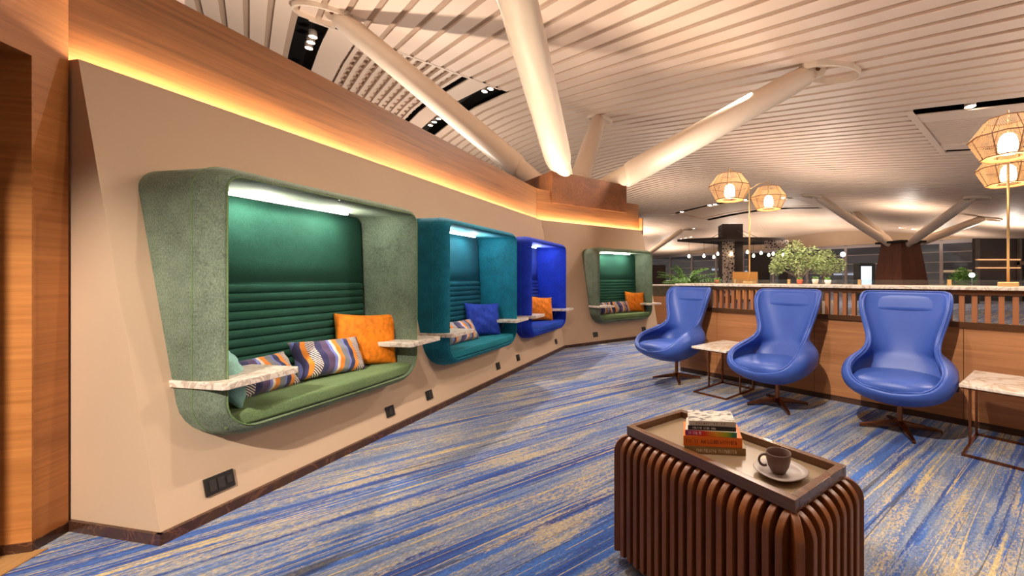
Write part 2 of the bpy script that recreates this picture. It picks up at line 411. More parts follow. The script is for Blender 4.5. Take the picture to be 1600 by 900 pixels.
# cove LED strips
def cove(x0, x1, O, R, label):
    bm = NB(); box(bm, x0, x1, .578, .596, TOPZ-.045, TOPZ-.030)
    setp(link('cove_light', bm, M_cove, None, O, R), label, 'light')
cove(.01, LA+.19, A_O, A_R, 'warm strip light hidden in the long cove above the three left pods')
cove(-.17, LC-.04, C_O, C_R, 'warm strip light hidden in the short cove above the farthest green pod')

# left timber wall with doorway
bm = NB()
WH = 3.6
box(bm, 0, .148, -.45, 0, 0, WH); box(bm, .148, 1.3, -.45, 0, 2.178, WH); box(bm, 1.3, 5.5, -.45, 0, 0, WH)
box(bm, -.9, 0, -.45, -.12, 0, WH)
struct('wall_front', bm, M_woodwall, W_O, W_R)
bm = NB(); box(bm, .146, .153, -.39, .001, 0.045, 2.178); struct('trim_8', bm, wood('jamb_veneer', (150, 90, 42), (198, 130, 68), 1, .45), W_O, W_R)
bm = NB(); box(bm, .148, 1.3, -.44, -.39, 0, 2.178); box(bm, .25, 1.2, -.39, -.38, .12, 2.05)
door = struct('door_1', bm, M_dark, W_O, W_R)
bm = NB(); tube(bm, [(.30, -.385, 1.02), (.30, -.33, 1.02), (.42, -.33, 1.02)], .009); link('door_handle', bm, M_bronze, door, smooth=True)
bm = NB(); box(bm, -.02, .160, -.43, .008, 0, .045); box(bm, 1.29, 5.5, 0, .008, 0, .045); struct('baseboard_front', bm, M_bbase, W_O, W_R)
bm = NB(); box(bm, .148, 1.3, -.39, .05, 0.0, .004); struct('trim_4', bm, wood('threshold_oak', (150, 108, 62), (186, 140, 88), 0), W_O, W_R)

# floor
bm = NB(); bmesh.ops.create_grid(bm, x_segments=1, y_segments=1, size=75, matrix=Matrix.Translation((10, 25, 0)))
struct('floor', bm, M_carpet)

# ------------------------------------------------------------------ ceiling: pitched vault of wide slats
AX, BX = Vector((-.689, .725, 0)), Vector((.725, .689, 0))
def ab(x, y): return (-.689*x+.725*y, .725*x+.689*y)
def zc(a, b):
    z = 5.24+.167*a-.0234*b
    if a > 12:
        x = a-12; z -= .01364*x*x if x < 8.8 else .24*(x-4.4)
    if a < -2: z += .02*(a+2)**2*.5
    return z
def zxy(x, y): return zc(*ab(x, y))
CE_R = math.atan2(.725, -.689)      # local x = a, local y = -b
RECS = [(12.0, 22.0, 1.0, 5.7), (-8.0, 2.6, 12.0, 16.4), (12.4, 23.0, 26.8, 31.6)]
A0, A1, B0, B1 = -14.0, 48.0, -14.0, 52.0
def asteps(a0, a1):
    n = max(1, int((a1-a0)/2.2)); return [a0+(a1-a0)*i/n for i in range(n+1)]
def strip(bm, a0, a1, b0, b1, dz, th=.0, mi=0, lip=0):
    pts = asteps(a0, a1)
    loops = []
    for a in pts:
        z0, z1 = zc(a, b0)+dz, zc(a, b1)+dz
        if lip: loops.append([(a, -b0, z0+lip), (a, -b0, z0), (a, -b1, z1), (a, -b1, z1+lip)])
        else: loops.append([(a, -b0, z0), (a, -b1, z1)])
    loft(bm, loops, closed=False, mi=mi)
bm = NB()
b = B0
while b < B1:
    segs = [(A0, A1)]
    for r in RECS:
        if b+.29 > r[2] and b < r[3]:
            segs = [s for (p, q) in segs for s in ((p, min(q, r[0])), (max(p, r[1]), q)) if s[1]-s[0] > .05]
    for p, q in segs: strip(bm, p, q, b, b+.285, 0, lip=.05)
    b += .40
struct('ceiling', bm, M_ceil, (0, 0, 0), CE_R)
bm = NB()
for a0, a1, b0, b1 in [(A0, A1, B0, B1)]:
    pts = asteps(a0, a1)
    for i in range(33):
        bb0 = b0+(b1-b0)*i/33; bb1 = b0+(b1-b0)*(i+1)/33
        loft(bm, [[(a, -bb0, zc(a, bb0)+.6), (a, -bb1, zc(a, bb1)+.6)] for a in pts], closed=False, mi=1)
# gap backing, just above the slats, left out over the recesses
b = B0-.01
while b < B1:
    segs = [(A0, A1)]
    for r in RECS:
        if b+.4 > r[2] and b < r[3]:
            segs = [s for (p, q) in segs for s in ((p, min(q, r[0])), (max(p, r[1]), q)) if s[1]-s[0] > .05]
    for p, q in segs: strip(bm, p, q, b+.27, b+.42, .05)
    b += .40
struct('ceiling_backing', bm, [M_ceilback, M_void], (0, 0, 0), CE_R).name = 'ceiling.001'
# recess infill
for k, (a0, a1, b0, b1) in enumerate(RECS):
    bm = NB()
    for (p, q) in ((b0+.38, b0+.95), (b1-.95, b1-.38)): strip(bm, a0, a1, p, q, .0, lip=.04)
    strip(bm, a0-.06, a0+.06, b0, b1, -.01, lip=.2); strip(bm, a1-.12, a1+.06, b0, b1, -.01, lip=.2)
    if k == 0:
        strip(bm, a0, a1, b0+.95, b1-.95, .36)
        bb = b0+1.02
        while bb < b1-1.0:
            strip(bm, a0+.1, a1, bb, bb+.10, .03, lip=.09); bb += .245
        aa = a0+.3
        while aa < a1:
            box(bm, aa, aa+.04, -(b1-1), -(b0+1), zc(aa, (b0+b1)/2)+.13, zc(aa, (b0+b1)/2)+.19); aa += .5
    elif k == 1:
        bb = b0+1.0
        while bb < b1-1.0:
            strip(bm, a0, a1, bb, bb+.085, .02, lip=.05); bb += .12
        strip(bm, a0, a1, b0+.95, b1-.95, .12)
    else:
        strip(bm, a0, a1, b0+.95, b1-.95, .03)
    struct('trim_%d' % (5+k), bm, M_ceil if k < 2 else mat('warm_ceiling_panel', (222, 190, 160), .5), (0, 0, 0), CE_R)

# spotlights in the recess slots
spot_grp = 'recessed spotlights in the ceiling slots'
ORD = ['first', 'second', 'third', 'fourth', 'fifth', 'sixth', 'seventh', 'eighth', 'ninth', 'tenth', 'last']
def slotlamp(a, b, label, s=1.0, grp=spot_grp):
    x, y = AX.x*a+BX.x*b, AX.y*a+BX.y*b
    t = thing('ceiling_spotlight', label, 'spotlight', (x, y, zc(a, b)+.02), CE_R, grp)
    bm = NB(); lathe(bm, [(.10*s, .0), (.10*s, .16), (.085*s, .17), (.0, .17)], 14); 
    link('housing', bm, M_white, t, smooth=True)
    bm = NB(); lathe(bm, [(.0, .01), (.082*s, .01), (.082*s, .0)], 14, cap0=False); bmesh.ops.remove_doubles(bm, verts=bm.verts[:], dist=1e-5)
    link('lens', bm, M_spotface, t)
g1 = 'spotlight in the black ceiling slot above the left timber fascia'
for i, a in enumerate((12.35, 12.8, 15.2, 17.2, 17.7, 18.2, 20.4)): slotlamp(a, 5.52, ORD[i]+' spotlight from the right in the dark slot beyond the louvred ceiling recess', .9, 'spotlights in the slot beyond the louvres')
for i, a in enumerate((13.2, 13.7, 14.2, 16.5)): slotlamp(a, 1.18, ORD[i]+' spotlight from the top in the dark slot near the left fascia', .9, 'spotlights in the near slot by the fascia')
for i, a in enumerate((1.4, .2, -.3, -.8)): slotlamp(a, 12.2, ORD[i]+' spotlight from the left in the slot above the right-hand bar lamp', 1.1, 'spotlights in the slot above the pendants')
for i, a in enumerate((13.2, 16.2, 18.9, 19.4, 22.3, 23.4)): slotlamp(a, 27.0, ORD[i]+' spotlight from the right in the far slot behind the left bar lamp', 1.6, 'far spotlights behind the pendants')
for i, (a, bq) in enumerate(((30, 38), (30.8, 38), (31.6, 38), (26.5, 34), (27.3, 34), (10, 44), (9, 44), (8, 44), (6, 44))): slotlamp(a, bq, ORD[i]+' tiny spotlight from the left in the farthest ceiling near the windows', 2.2, 'farthest ceiling spotlights')

# ------------------------------------------------------------------ branching columns
def build_column(cx, cy, label, zb, kind):
    t = thing('branching_column', label, 'column', (cx, cy, 0), 0)
    ends = [(-5.48, .21), (.16, 5.83), (5.48, -.21), (-.16, -5.83)]
    for ex, ey in ends:
        ze = zxy(cx+ex, cy+ey)
        d = Vector((ex, ey, 0)).normalized()
        p0 = Vector((d.x*.28, d.y*.28, zb)); p1 = Vector((ex, ey, ze+.15))
        D = (p1-p0); L = D.length; D.normalize()
        q = D.to_track_quat('Z', 'Y').to_matrix().to_4x4()
        M = Matrix.Translation(p0) @ q
        bm = NB(); lathe(bm, [(.14, -.2), (.20, .15), (.205, .7), (.205, 1.6)], 28)
        for v in bm.verts: v.co = M @ v.co
        st = link('strut', bm, M_white, t, smooth=True)
        bm = NB()
        prof = [(.20, 1.05), (.232, 1.06), (.245, 1.14), (.25, 1.3), (.255, L*.5), (.24, L-.9), (.20, L-.55), (.16, L-.45), (.0, L-.42)]
        lathe(bm, prof, 28)
        for v in bm.verts:
            # oblique lower end
            if v.co.z < 1.2: v.co.z += .35*v.co.y*1.0
            v.co = M @ v.co
        link('sleeve', bm, M_white, st, smooth=True)
        # clevis plate and bolt
        bm = NB(); box(bm, -.03, .03, -.15, .15, L-.6, L-.25, M)
        side = Matrix.Translation(p0) @ q @ Matrix.Translation((0, 0, L-.28)) @ Matrix.Rotation(PI/2, 4, 'Y')
        bm2 = NB(); lathe(bm2, [(0, -.04), (.17, -.04), (.17, .04), (0, .04)], 24)
        for v in bm2.verts: v.co = side @ v.co
        me = bpy.data.meshes.new('tmp'); bm2.to_mesh(me); bm.from_mesh(me); bm2.free(); bpy.data.meshes.remove(me)
        link('clevis', bm, M_white, st)
        bm = NB(); lathe(bm, [(0, -.055), (.05, -.055), (.05, .055), (0, .055)], 14)
        for v in bm.verts: v.co = side @ v.co
        link('bolt', bm, M_bronze, st)
        # oval collar round the hole in the ceiling
        bm = NB(); n = 36; loops = []
        sx = .62; sy = .46; ang = math.atan2(ey, ex)
        for r, dz in ((1.0, .35), (1.0, -.10), (.93, -.11), (.93, .35)):
            lp = []
            for i in range(n):
                a = 2*PI*i/n; x = sx*r*math.cos(a); y = sy*r*math.sin(a)
                X = ex+x*math.cos(ang)-y*math.sin(ang); Y = ey+x*math.sin(ang)+y*math.cos(ang)
                lp.append((X, Y, zxy(cx+X, cy+Y)+dz))
            loops.append(lp)
        loft(bm, loops)
        link('ceiling_collar', bm, M_white, st, smooth=False)
    return t
cA = build_column(-1.35, 8.70, 'white branching tube column rising from the wooden casing above the pods', 2.9, 0)
bm = NB(); box(bm, .087, 1.88, .60, 2.35, 2.60, 3.19)
for v in bm.verts: v.co = Matrix.Translation((-cA.location[0], -cA.location[1], 0)) @ frame(C_O, C_R) @ v.co
link('casing', bm, M_case, cA)
def frustum(bm, hw0, hw1, z0, z1, ang):
    lo = []
    for hw, z in ((hw0, z0), (hw1, z1)):
        lo.append([(hw*math.sqrt(2)*math.cos(ang+PI/4+k*PI/2), hw*math.sqrt(2)*math.sin(ang+PI/4+k*PI/2), z) for k in range(4)])
    loft(bm, lo, True, True, True)
cB = build_column(16.7, 25.2, 'distant white branching column on a dark tapered wooden plinth beyond the bar', 3.1, 1)
bm = NB(); frustum(bm, 1.12, .72, 0, 3.38, 0.25); link('casing', bm, wood('dark_casing', (84, 44, 26), (120, 66, 40), 2, .5), cB)
bm = NB(); frustum(bm, .95, .95, 3.38, 3.5, 0.25); link('casing_cap', bm, M_void, cB)
bm = NB(); box(bm, .98, 1.06, -.45, .2, 1.75, 2.75); 
scr = link('screen', bm, M_black, cB); 
bm = NB(); box(bm, .92, .975, -.50, .25, 1.80, 2.7, None); link('screen_face', bm, emis('screen_glow', (.12, .42, .75), 1.6), scr)
cC = build_column(.2, 42.6, 'far white branching column half hidden behind the farthest green pod', 3.1, 1)
bm = NB(); frustum(bm, 1.12, .72, 0, 3.38, 0.25); link('casing', bm, M_dkpanel, cC)

# ------------------------------------------------------------------ far window wall
WO, WD = Vector((33, 37, 0)), Vector((-.697, .717, 0)); WR = math.atan2(WD.y, WD.x)
for k in range(14):
    t0 = -9.34+4.37*k; t1 = t0+4.37
    bm = NB()
    box(bm, t0-.14, t0+.14, -.12, .12, 0, 4.9)
    for z in (.55, 1.75, 2.75, 3.75): box(bm, t0+.14, t1-.14, -.05, .05, z, z+.09)
    box(bm, t0+.14, t1-.14, -.10, .10, 4.6, 5.0)
    wn = struct('window_%d' % (k+1), bm, M_mull, tuple(WO), WR)
    bm = NB(); box(bm, t0+.1, t1-.1, .0, .012, 0, 4.7); link('window_pane', bm, mat('window_glass', (200, 210, 220), .03, trans=.9, noise=0), wn)
bm = NB(); box(bm, -10, 53, -.1, .3, 4.95, 11); struct('wall_far', bm, M_wall, tuple(WO), WR)
# night outside: a dark building across with lit bands
bm = NB(); box(bm, -14, 60, -16, -15, 0, 14)
setp(link('terminal_building', bm, mat('night_facade', (58, 56, 72), .9, noise=.3, nscale=.4), None, tuple(WO), WR), 'dark building seen through the far windows at night', 'building')
for i, (tx, zz, ww, colr) in enumerate(((2, 1.9, 4, (1, .6, .3)), (9, 2.9, 3, (1, .9, .8)), (14, 1.7, 5, (.8, .85, 1)), (20, 2.6, 3, (1, .7, .4)), (30, 2.2, 4, (.7, .8, 1)), (38, 2.7, 3, (.8, .9, 1)))):
    bm = NB(); box(bm, tx, tx+ww, -14.95, -14.7, zz, zz+.35)
    setp(link('lit_window_band', bm, emis('band%d' % i, colr, .9), None, tuple(WO), WR), ['small warm band of light at the right end of the night view', 'white light band right of the tapered column outside', 'pale blue light band outside, left of the tapered column', 'orange light band outside behind the bigger indoor tree', 'cool light band outside beside the dark kiosk', 'cool light band outside behind the palm'][i], 'light')

# ------------------------------------------------------------------ pods
V = {
 'green': dict(shell=velvet('sage_green_felt', (100, 111, 93), .58, .9, .35), back=velvet('deep_green_fabric', (44, 90, 74), .8, .85, .2, 220), seat=velvet('moss_green_fabric', (98, 118, 78), .8, .85, .3)),
 'teal': dict(shell=velvet('teal_velvet', (16, 100, 122), .6, .75, .6), back=velvet('deep_teal_fabric', (14, 84, 104), .7, .8, .3), seat=velvet('teal_seat_velvet', (18, 112, 126), .7, .75, .5)),
 'blue': dict(shell=velvet('royal_blue_velvet', (20, 48, 168), .6, .75, .6), back=velvet('deep_blue_fabric', (18, 52, 150), .7, .8, .3), seat=velvet('blue_seat_velvet', (22, 66, 170), .7, .75, .5)),
}
V['green2'] = V['green']
def pillow_bm(w, h, t, seed=0, wr=.008, nx=28, ny=24):
    rnd = random.Random(seed); ph = [rnd.uniform(0, 6) for _ in range(6)]
    bm = NB(); top = []; bot = []
    for s, store in ((1, top), (-1, bot)):
        for j in range(ny+1):
            row = []
            for i in range(nx+1):
                u, v = -1+2*i/nx, -1+2*j/ny
                U = u*(1-.085*(1-v*v)*abs(u)**1.5); W = v*(1-.085*(1-u*u)*abs(v)**1.5)
                e = max(0, (1-u*u)*(1-v*v))
                th = t/2*e**.42
                wk = wr*math.sin(5*u+ph[0]+3*v)*math.sin(7*v+ph[1]+2*u)*e**.3 + wr*.7*math.sin(14*(u-v)+ph[2])*e**.5*(abs(u*v))
                row.append((U*w/2, s*th+wk*s, W*h/2))
            store.append(row)
    for rows in (top, bot):
        L = [[bm.verts.new(p) for p in r] for r in rows]
        for a, b_ in zip(L, L[1:]):
            for i in range(nx): bm.faces.new((a[i], a[i+1], b_[i+1], b_[i]))
    bmesh.ops.remove_doubles(bm, verts=bm.verts[:], dist=2e-4)
    return bm
def pillow(frame_, x, y, z, w, h, t, rot, m, label, seed=0, grp=None):
    bm = pillow_bm(w, h, t, seed)
    o = link('cushion', bm, m, smooth=True)
    M = frame_ @ Matrix.Translation((x, y, z)) @ rot
    o.matrix_world = M
    return setp(o, label, 'cushion', grp)
def R3(rx=0, ry=0, rz=0):
    return Matrix.Rotation(math.radians(rz), 4, 'Z') @ Matrix.Rotation(math.radians(rx), 4, 'X') @ Matrix.Rotation(math.radians(ry), 4, 'Y')

def build_pod(x0, O, R, key, label):
    v = V[key]; FR = frame(O, R); org = FR @ Vector((x0, 0, 0))
    t = thing('seating_pod', label, 'seating pod', org, R, 'upholstered seating pods set into the wall')
    bm = NB(); loops = [rrect(0, .55), rrect(0, .30), rrect(0, .05)]
    for k in range(0, 9):
        ph = PI/2*k/8; loops.append(rrect(PT*(1-math.cos(ph)), .036-.132*math.sin(ph)))
    loops += [rrect(PT+.004, -.090), rrect(PT+.006, .1), rrect(PT+.006, .55)]
    loft(bm, loops)
    sh = link('shell', bm, v['shell'], t, smooth=True)
    bm = NB(); tube(bm, rrect(PT+.001, -.097), .004, 6, closed=True); link('piping', bm, v['seat'], t, smooth=True)
    bm = NB(); tube(bm, rrect(-.0005, .036), .0028, 6, closed=True); link('seam', bm, v['seat'], sh, smooth=True)
    # back panel with horizontal channels
    prof = []; z = .50; n = 12; pitch = .0555
    yb = lambda z: .375+.045*(z-.5)/1.2
    for c in range(n):
        for k in range(9):
            s = (0, .06, .16, .32, .5, .68, .84, .94, 1)[k]; prof.append((yb(z+pitch*s)-.016*math.sin(PI*s)**.35 if 0 < s < 1 else yb(z+pitch*s)+.010, z+pitch*s))
        z += pitch
    prof += [(yb(z)-.010, z+.012), (yb(1.3)-.012, 1.3), (yb(1.60)-.012, 1.60), (yb(1.67)-.006, 1.67), (yb(1.70)+.012, 1.70)]
    bm = NB(); xs = [.062, .075, PL-.085, PL-.066]
    ro = []
    for y_, z_ in prof: ro.append([(xs[0], y_+.02, z_), (xs[1], y_, z_), (xs[2], y_, z_), (xs[3], y_+.02, z_)])
    loft(bm, ro, closed=False); box(bm, .05, PL-.05, .46, .52, .45, 1.72)
    link('back_panel', bm, v['back'], t, smooth=True)
    # seat cushion, its front bowed
    bm = NB(); n = 22; xa, xb = .068, PL-.068
    def outline(ins, z):
        pts = []
        for i in range(n+1):
            s = i/n; x = xa+ins+(xb-xa-2*ins)*s; pts.append((x, -.070+ins-.030*math.sin(PI*s)**.8, z))
        pts += [(xb-ins, .36-ins, z), (xa+ins, .36-ins, z)]
        return pts
    loft(bm, [outline(.03, PZ0+PT+.004), outline(.008, PZ0+PT+.012), outline(0, PZ0+PT+.025), outline(0, .500), outline(.008, .516), outline(.03, .524)], True, True, True)
    link('seat_cushion', bm, v['seat'], t, smooth=False, bevel=.006)
    # LED strip
    bm = NB(); box(bm, .27, 1.13, .316, .330, 1.690, 1.704); ls = link('light_strip', bm, M_led, t)
    bm = NB(); box(bm, .26, 1.14, .316, .342, 1.704, 1.714); box(bm, .26, 1.14, .331, .337, 1.686, 1.704); link('light_channel', bm, M_black, ls)  # rear lip added to keep the strip's light off the back panel
    for lx in (.45, .95): point(FR @ Vector((x0+lx, .22, 1.66)), 4.5, (1, .96, .84), .02)     # fill added below the strip to brighten the inner sides
    # marble arm shelves
    for a, b_ in ((-.012, .37), (1.20, 1.595)):
        bm = NB(); prism(bm, [(a, .17), (a, -.165), (a+.02, -.18), (b_-.02, -.155), (b_, -.14), (b_, .20)], .667, .702)
        link('arm_shelf', bm, M_marble, t, bevel=.004)
    for xx in (1.33,):
        bm = NB(); tube(bm, [(xx, .05, .66), (xx+.02, .10, .60), (xx+.03, .12, .54)], .006); link('shelf_bracket', bm, M_greym, t, smooth=True)
    return t, FR @ Matrix.Translation((x0, 0, 0))
p1, f1 = build_pod(PODS_A[0], A_O, A_R, 'green', 'large sage green seating pod nearest the camera on the left wall')
p2, f2 = build_pod(PODS_A[1], A_O, A_R, 'teal', 'teal velvet seating pod, second along the left wall')
p3, f3 = build_pod(PODS_A[2], A_O, A_R, 'blue', 'royal blue velvet seating pod, third along the left wall')
p4, f4 = build_pod(POD_C[0], C_O, C_R, 'green', 'far sage green seating pod on the angled end wall')

pg = 'patterned lumbar cushions on the pod seats'
pillow(f1, 1.19, .21, .722, .43, .42, .15, R3(-16, 4, -32), M_orange, 'orange velvet square cushion in the near green pod', 1)
pillow(f1, .855, .185, .650, .47, .27, .15, R3(-26, 3, -7), M_patt, 'navy and orange patterned lumbar cushion beside the orange velvet one in the near green pod', 2, pg)
pillow(f1, .425, .205, .622, .42, .24, .13, R3(-30, -1, 5), M_patt, 'patterned lumbar cushion partly behind the marble shelf of the near green pod', 3, pg)
pillow(f1, .20, .105, .675, .30, .31, .11, R3(-14, -4, 58), M_aqua, 'pale aqua cushion tucked at the left end of the near green pod', 4)
pillow(f2, 1.12, .21, .715, .42, .40, .15, R3(-16, 3, -36), M_blue_v, 'bright blue velvet cushion in the teal pod', 5)
pillow(f2, .62, .18, .635, .56, .25, .15, R3(-28, 0, 0), M_patt, 'patterned lumbar cushion in the teal pod', 6, pg)
pillow(f3, 1.06, .21, .715, .42, .40, .15, R3(-16, 5, -36), M_orange, 'orange velvet cushion in the royal blue pod', 7)
pillow(f4, 1.14, .18, .722, .43, .42, .15, R3(-14, 3, -20), M_orange, 'orange velvet cushion in the far green pod on the angled wall', 8)
pillow(f4, .76, .17, .635, .44, .25, .15, R3(-28, 0, 0), M_patt, 'patterned lumbar cushion beside the orange one in the far green pod', 9, pg)
pillow(f4, .31, .15, .632, .44, .25, .15, R3(-28, 0, 0), M_patt, 'patterned lumbar cushion at the left of the far green pod', 10, pg)

# ------------------------------------------------------------------ power outlets low on the leaning walls
def outlet(xc, zc_, wdt, O, R, label, leaning=True, name='power_outlet'):
    FR = frame(O, R); hh = .082 if wdt < .1 else .088
    t = thing(name, label, 'power outlet', (0, 0, 0), 0, 'black power outlets low on the walls')
    lean = math.atan(TL) if leaning else 0
    t.matrix_world = FR @ Matrix.Translation((xc, (TL*zc_ if leaning else 0)-.001, zc_)) @ Matrix.Rotation(-lean, 4, 'X')
    bm = NB(); box(bm, -wdt/2, wdt/2, -.010, .0, -hh/2, hh/2); link('plate', bm, M_black, t, bevel=.002)
    n = 1 if wdt < .1 else 2
    for k in range(n):
        cx = 0 if n == 1 else (-.032+k*.036)
        bm = NB(); box(bm, cx-.014, cx+.014, -.0135, -.0102, -.028, .028); box(bm, cx-.009, cx-.005, -.0145, -.0136, .004, .016); box(bm, cx+.005, cx+.009, -.0145, -.0136, .004, .016)
        link('socket', bm, M_blk2, t)
    if n == 2:
        bm = NB(); box(bm, .028, .050, -.0145, -.0102, -.018, .018); link('rocker_switch', bm, M_blk2, t)
for xc, zz, wd, lb in ((.238, .155, .125, 'wide black double outlet plate low on the wall below the near green pod'),
                   (1.36, .157, .078, 'small black outlet plate under the right end of the near green pod'),
                   (1.81, .157, .078, 'small black outlet plate between the near green pod and the teal pod'),
                   (3.01, .16, .078, 'small black outlet plate under the right end of the teal pod'),
                   (3.52, .16, .078, 'small black outlet plate between the teal and blue pods'),
                   (4.86, .165, .078, 'small black outlet plate under the right end of the royal blue pod')):
    outlet(xc, zz, wd, A_O, A_R, lb)
outlet(.66, .17, .10, C_O, C_R, 'black outlet plate under the left end of the far green pod')
outlet(1.86, .17, .10, C_O, C_R, 'black outlet plate under the right end of the far green pod')

# ------------------------------------------------------------------ bar
BX0, BX1 = -1.80, 3.6
bar = thing('bar_counter', 'long oak bar counter with a pale marble top and slatted upper front', 'bar counter', B_O, B_R)
bm = NB(); box(bm, BX0-.04, BX1, -.06, .62, 1.106, 1.134); link('countertop', bm, M_marble, bar, bevel=.004)
bm = NB(); box(bm, BX0, BX1, -.02, .05, 1.066, 1.106); link('top_rail', bm, M_bronze, bar)
bm = NB(); box(bm, BX0, BX1, -.03, .05, .80, .846); link('middle_rail', bm, M_bronze, bar)
xs = [BX0, -1.25, -.12, 1.05, 2.3, BX1]
for a, b_ in zip(xs, xs[1:]):
    bm = NB(); box(bm, a+.002, b_-.002, -.01, .03, .055, .80); link('front_panel', bm, M_barwood, bar)
bm = NB(); box(bm, BX0, BX1, -.0, .03, 0, .055); link('kickboard', bm, M_dark, bar)
bm = NB(); box(bm, BX0, BX0+.03, .03, .55, 0, 1.106); box(bm, BX0, BX1, .52, .55, 0, .80); link('carcass', bm, M_dark, bar)
x = BX0+.02; sl = None
while x < BX1:
    if sl is None:
        bm = NB(); box(bm, 0, .036, -.005, .045, .846, 1.066); sl = link('slat', bm, M_slat, bar); sl.location = (x, 0, 0)
    else:
        c = sl.copy(); COL.objects.link(c); c.location = (x, 0, 0)
    x += .080
outlet(.92, .31, .20, B_O, B_R, 'wide black outlet plate on the bar front behind the right marble table', leaning=False)
# low glass screen on the counter
gs = thing('glass_screen', 'low clear glass screen standing along the back of the bar counter', 'glass screen', B_O, B_R)
bm = NB(); box(bm, BX0+.3, BX1, .50, .506, 1.142, 1.185); link('glass_pane', bm, mat('clear_glass', (240, 250, 250), .02, trans=.98), gs)
for x in (-1.3, -.6, .15, .9, 1.7, 2.5):
    bm = NB(); box(bm, x, x+.03, .49, .52, 1.134, 1.19); link('clamp', bm, M_brass, gs)

# ------------------------------------------------------------------ pendant lamp posts on the bar
def shade(t, cx, cy, cz, idx):
    
    def ptp(s, a):   # s from 0..2 along facets
        k = 0 if s <= 1 else 1; q = s-k
        r0, z0 = (.130, .135) if k == 0 else (.228, .0); r1, z1 = (.228, .0) if k == 0 else (.155, -.15)
        r = r0+(r1-r0)*q; z = z0+(z1-z0)*q
        seg = PI/4; aa = (a % seg)-seg/2; rr = r*math.cos(seg/2)/math.cos(aa)*1.04
        return (cx+rr*math.cos(a), cy+rr*math.sin(a), cz+z)
    wv = NB(); N = 96
    for i in range(N):
        for sgn in (1, -1):
            pts = [ptp(s*2/10, 2*PI*i/N+sgn*s*.075) for s in range(11)]
            tube(wv, pts, .0016, 3, cap=False)
    weave = link('lamp_shade', wv, mat('woven_rattan_light', (222, 182, 132), .7), t)
    fr = NB()
    for a in range(8):
        tube(fr, [ptp(s*2/8, a*PI/4+PI/8) for s in range(9)], .0035, 6)
    for s in (0, 1, 2):
        tube(fr, [ptp(s, 2*PI*i/48) for i in range(48)], .0042 if s else .005, 6, closed=True)
    link('shade_frame', fr, mat('dark_cane', (120, 76, 44), .6), weave, smooth=True)
    # lower reflector ring
    bm = NB(); lathe(bm, [(.155, -.150), (.085, -.146)], 40, (cx, cy, cz)); link('shade_ring', bm, M_rattan, weave)
    bm = NB(); lathe(bm, [(0, .03), (.03, .025), (.05, .0), (.058, -.04), (.058, -.09), (.045, -.125), (0, -.13)], 24, (cx, cy, cz)); link('bulb', bm, M_bulb, t, smooth=True)
    bm = NB(); tube(bm, [(cx, cy, cz+.03), (cx, cy, cz+.20)], .006); link('stem', bm, M_brass, t, smooth=True)
def lamp_post(tx, label, zt, za, zb):
    P = frame(B_O, B_R) @ Vector((tx, .30, 0))
    t = thing('bar_lamp', label, 'lamp', (P.x, P.y, 1.134), B_R, 'twin shade lamps standing on the bar')
    bm = NB(); box(bm, -.065, .065, -.05, .05, 0, .035); link('lamp_base', bm, M_brass, t, bevel=.004)
    bm = NB(); tube(bm, [(0, 0, .03), (0, 0, zt-1.134)], .0095, 12); link('pole', bm, M_brass, t, smooth=True)
    yA, yB = (-.475, .53) if tx < 0 else (-.45, .45)
    arm = [(0, yA, za+.20-1.134), (0, yA*.5, za+.14-1.134), (0, 0, zt-.01-1.134), (0, yB*.5, zb+.14-1.134), (0, yB, zb+.20-1.134)]
    bm = NB(); tube(bm, arm, .006, 8); link('arm', bm, M_brass, t, smooth=True)
    shade(t, 0, yA, za-1.134, 0); shade(t, 0, yB, zb-1.134, 1)
    for yy, zz in ((yA, za), (yB, zb)):
        q = frame(B_O, B_R) @ Vector((tx, .30+yy, zz-.25)); point(q, 9, (1, .72, .42), .05)
lamp_post(-.985, 'brass twin lamp with woven shades at the left end of the bar', 2.29, 2.233, 2.257)
lamp_post(1.315, 'brass twin lamp with woven shades standing on the bar near the right marble table', 2.38, 2.249, 2.20)

# small things on the bar
def on_bar(tx, ty=.40): return frame(B_O, B_R) @ Vector((tx, ty, 1.134))
for i, (tx, hgt, mm, lb, kind) in enumerate(((-.42, .055, mat('terracotta', (190, 96, 70), .7), 'small terracotta pot on the bar right of the left lamp', 'plant_pot'),
        (-.25, .06, mat('cream_pot', (222, 208, 188), .6), 'round cream pot with a succulent on the bar', 'plant_pot'),
        (-.12, .05, mat('white_pot', (232, 226, 220), .6), 'small white pot on the bar between the second and third chairs', 'plant_pot'),
        (-1.5, .05, mat('brown_bowl', (150, 96, 60), .6), 'brown pot on the left end of the bar counter', 'plant_pot'))):
    p = on_bar(tx); t = thing(kind, lb, 'plant pot', p)
    bm = NB(); lathe(bm, [(0, 0), (.024, 0), (.032, hgt*.6), (.034, hgt), (.030, hgt), (.028, hgt*.8), (0, hgt*.8)], 16); link('pot', bm, mm, t, smooth=True)
    bm = NB()
    for k in range(16):
        a = random.uniform(0, 2*PI); l = random.uniform(.02, .045)
        p1_ = Vector((l*math.cos(a), l*math.sin(a), hgt*.8+random.uniform(.02, .045)))
        tube(bm, [(0, 0, hgt*.75), p1_*.6+Vector((0, 0, hgt*.35)), p1_], [.004, .006, .001], 5)
    link('succulent', bm, M_leaf, t, smooth=True)

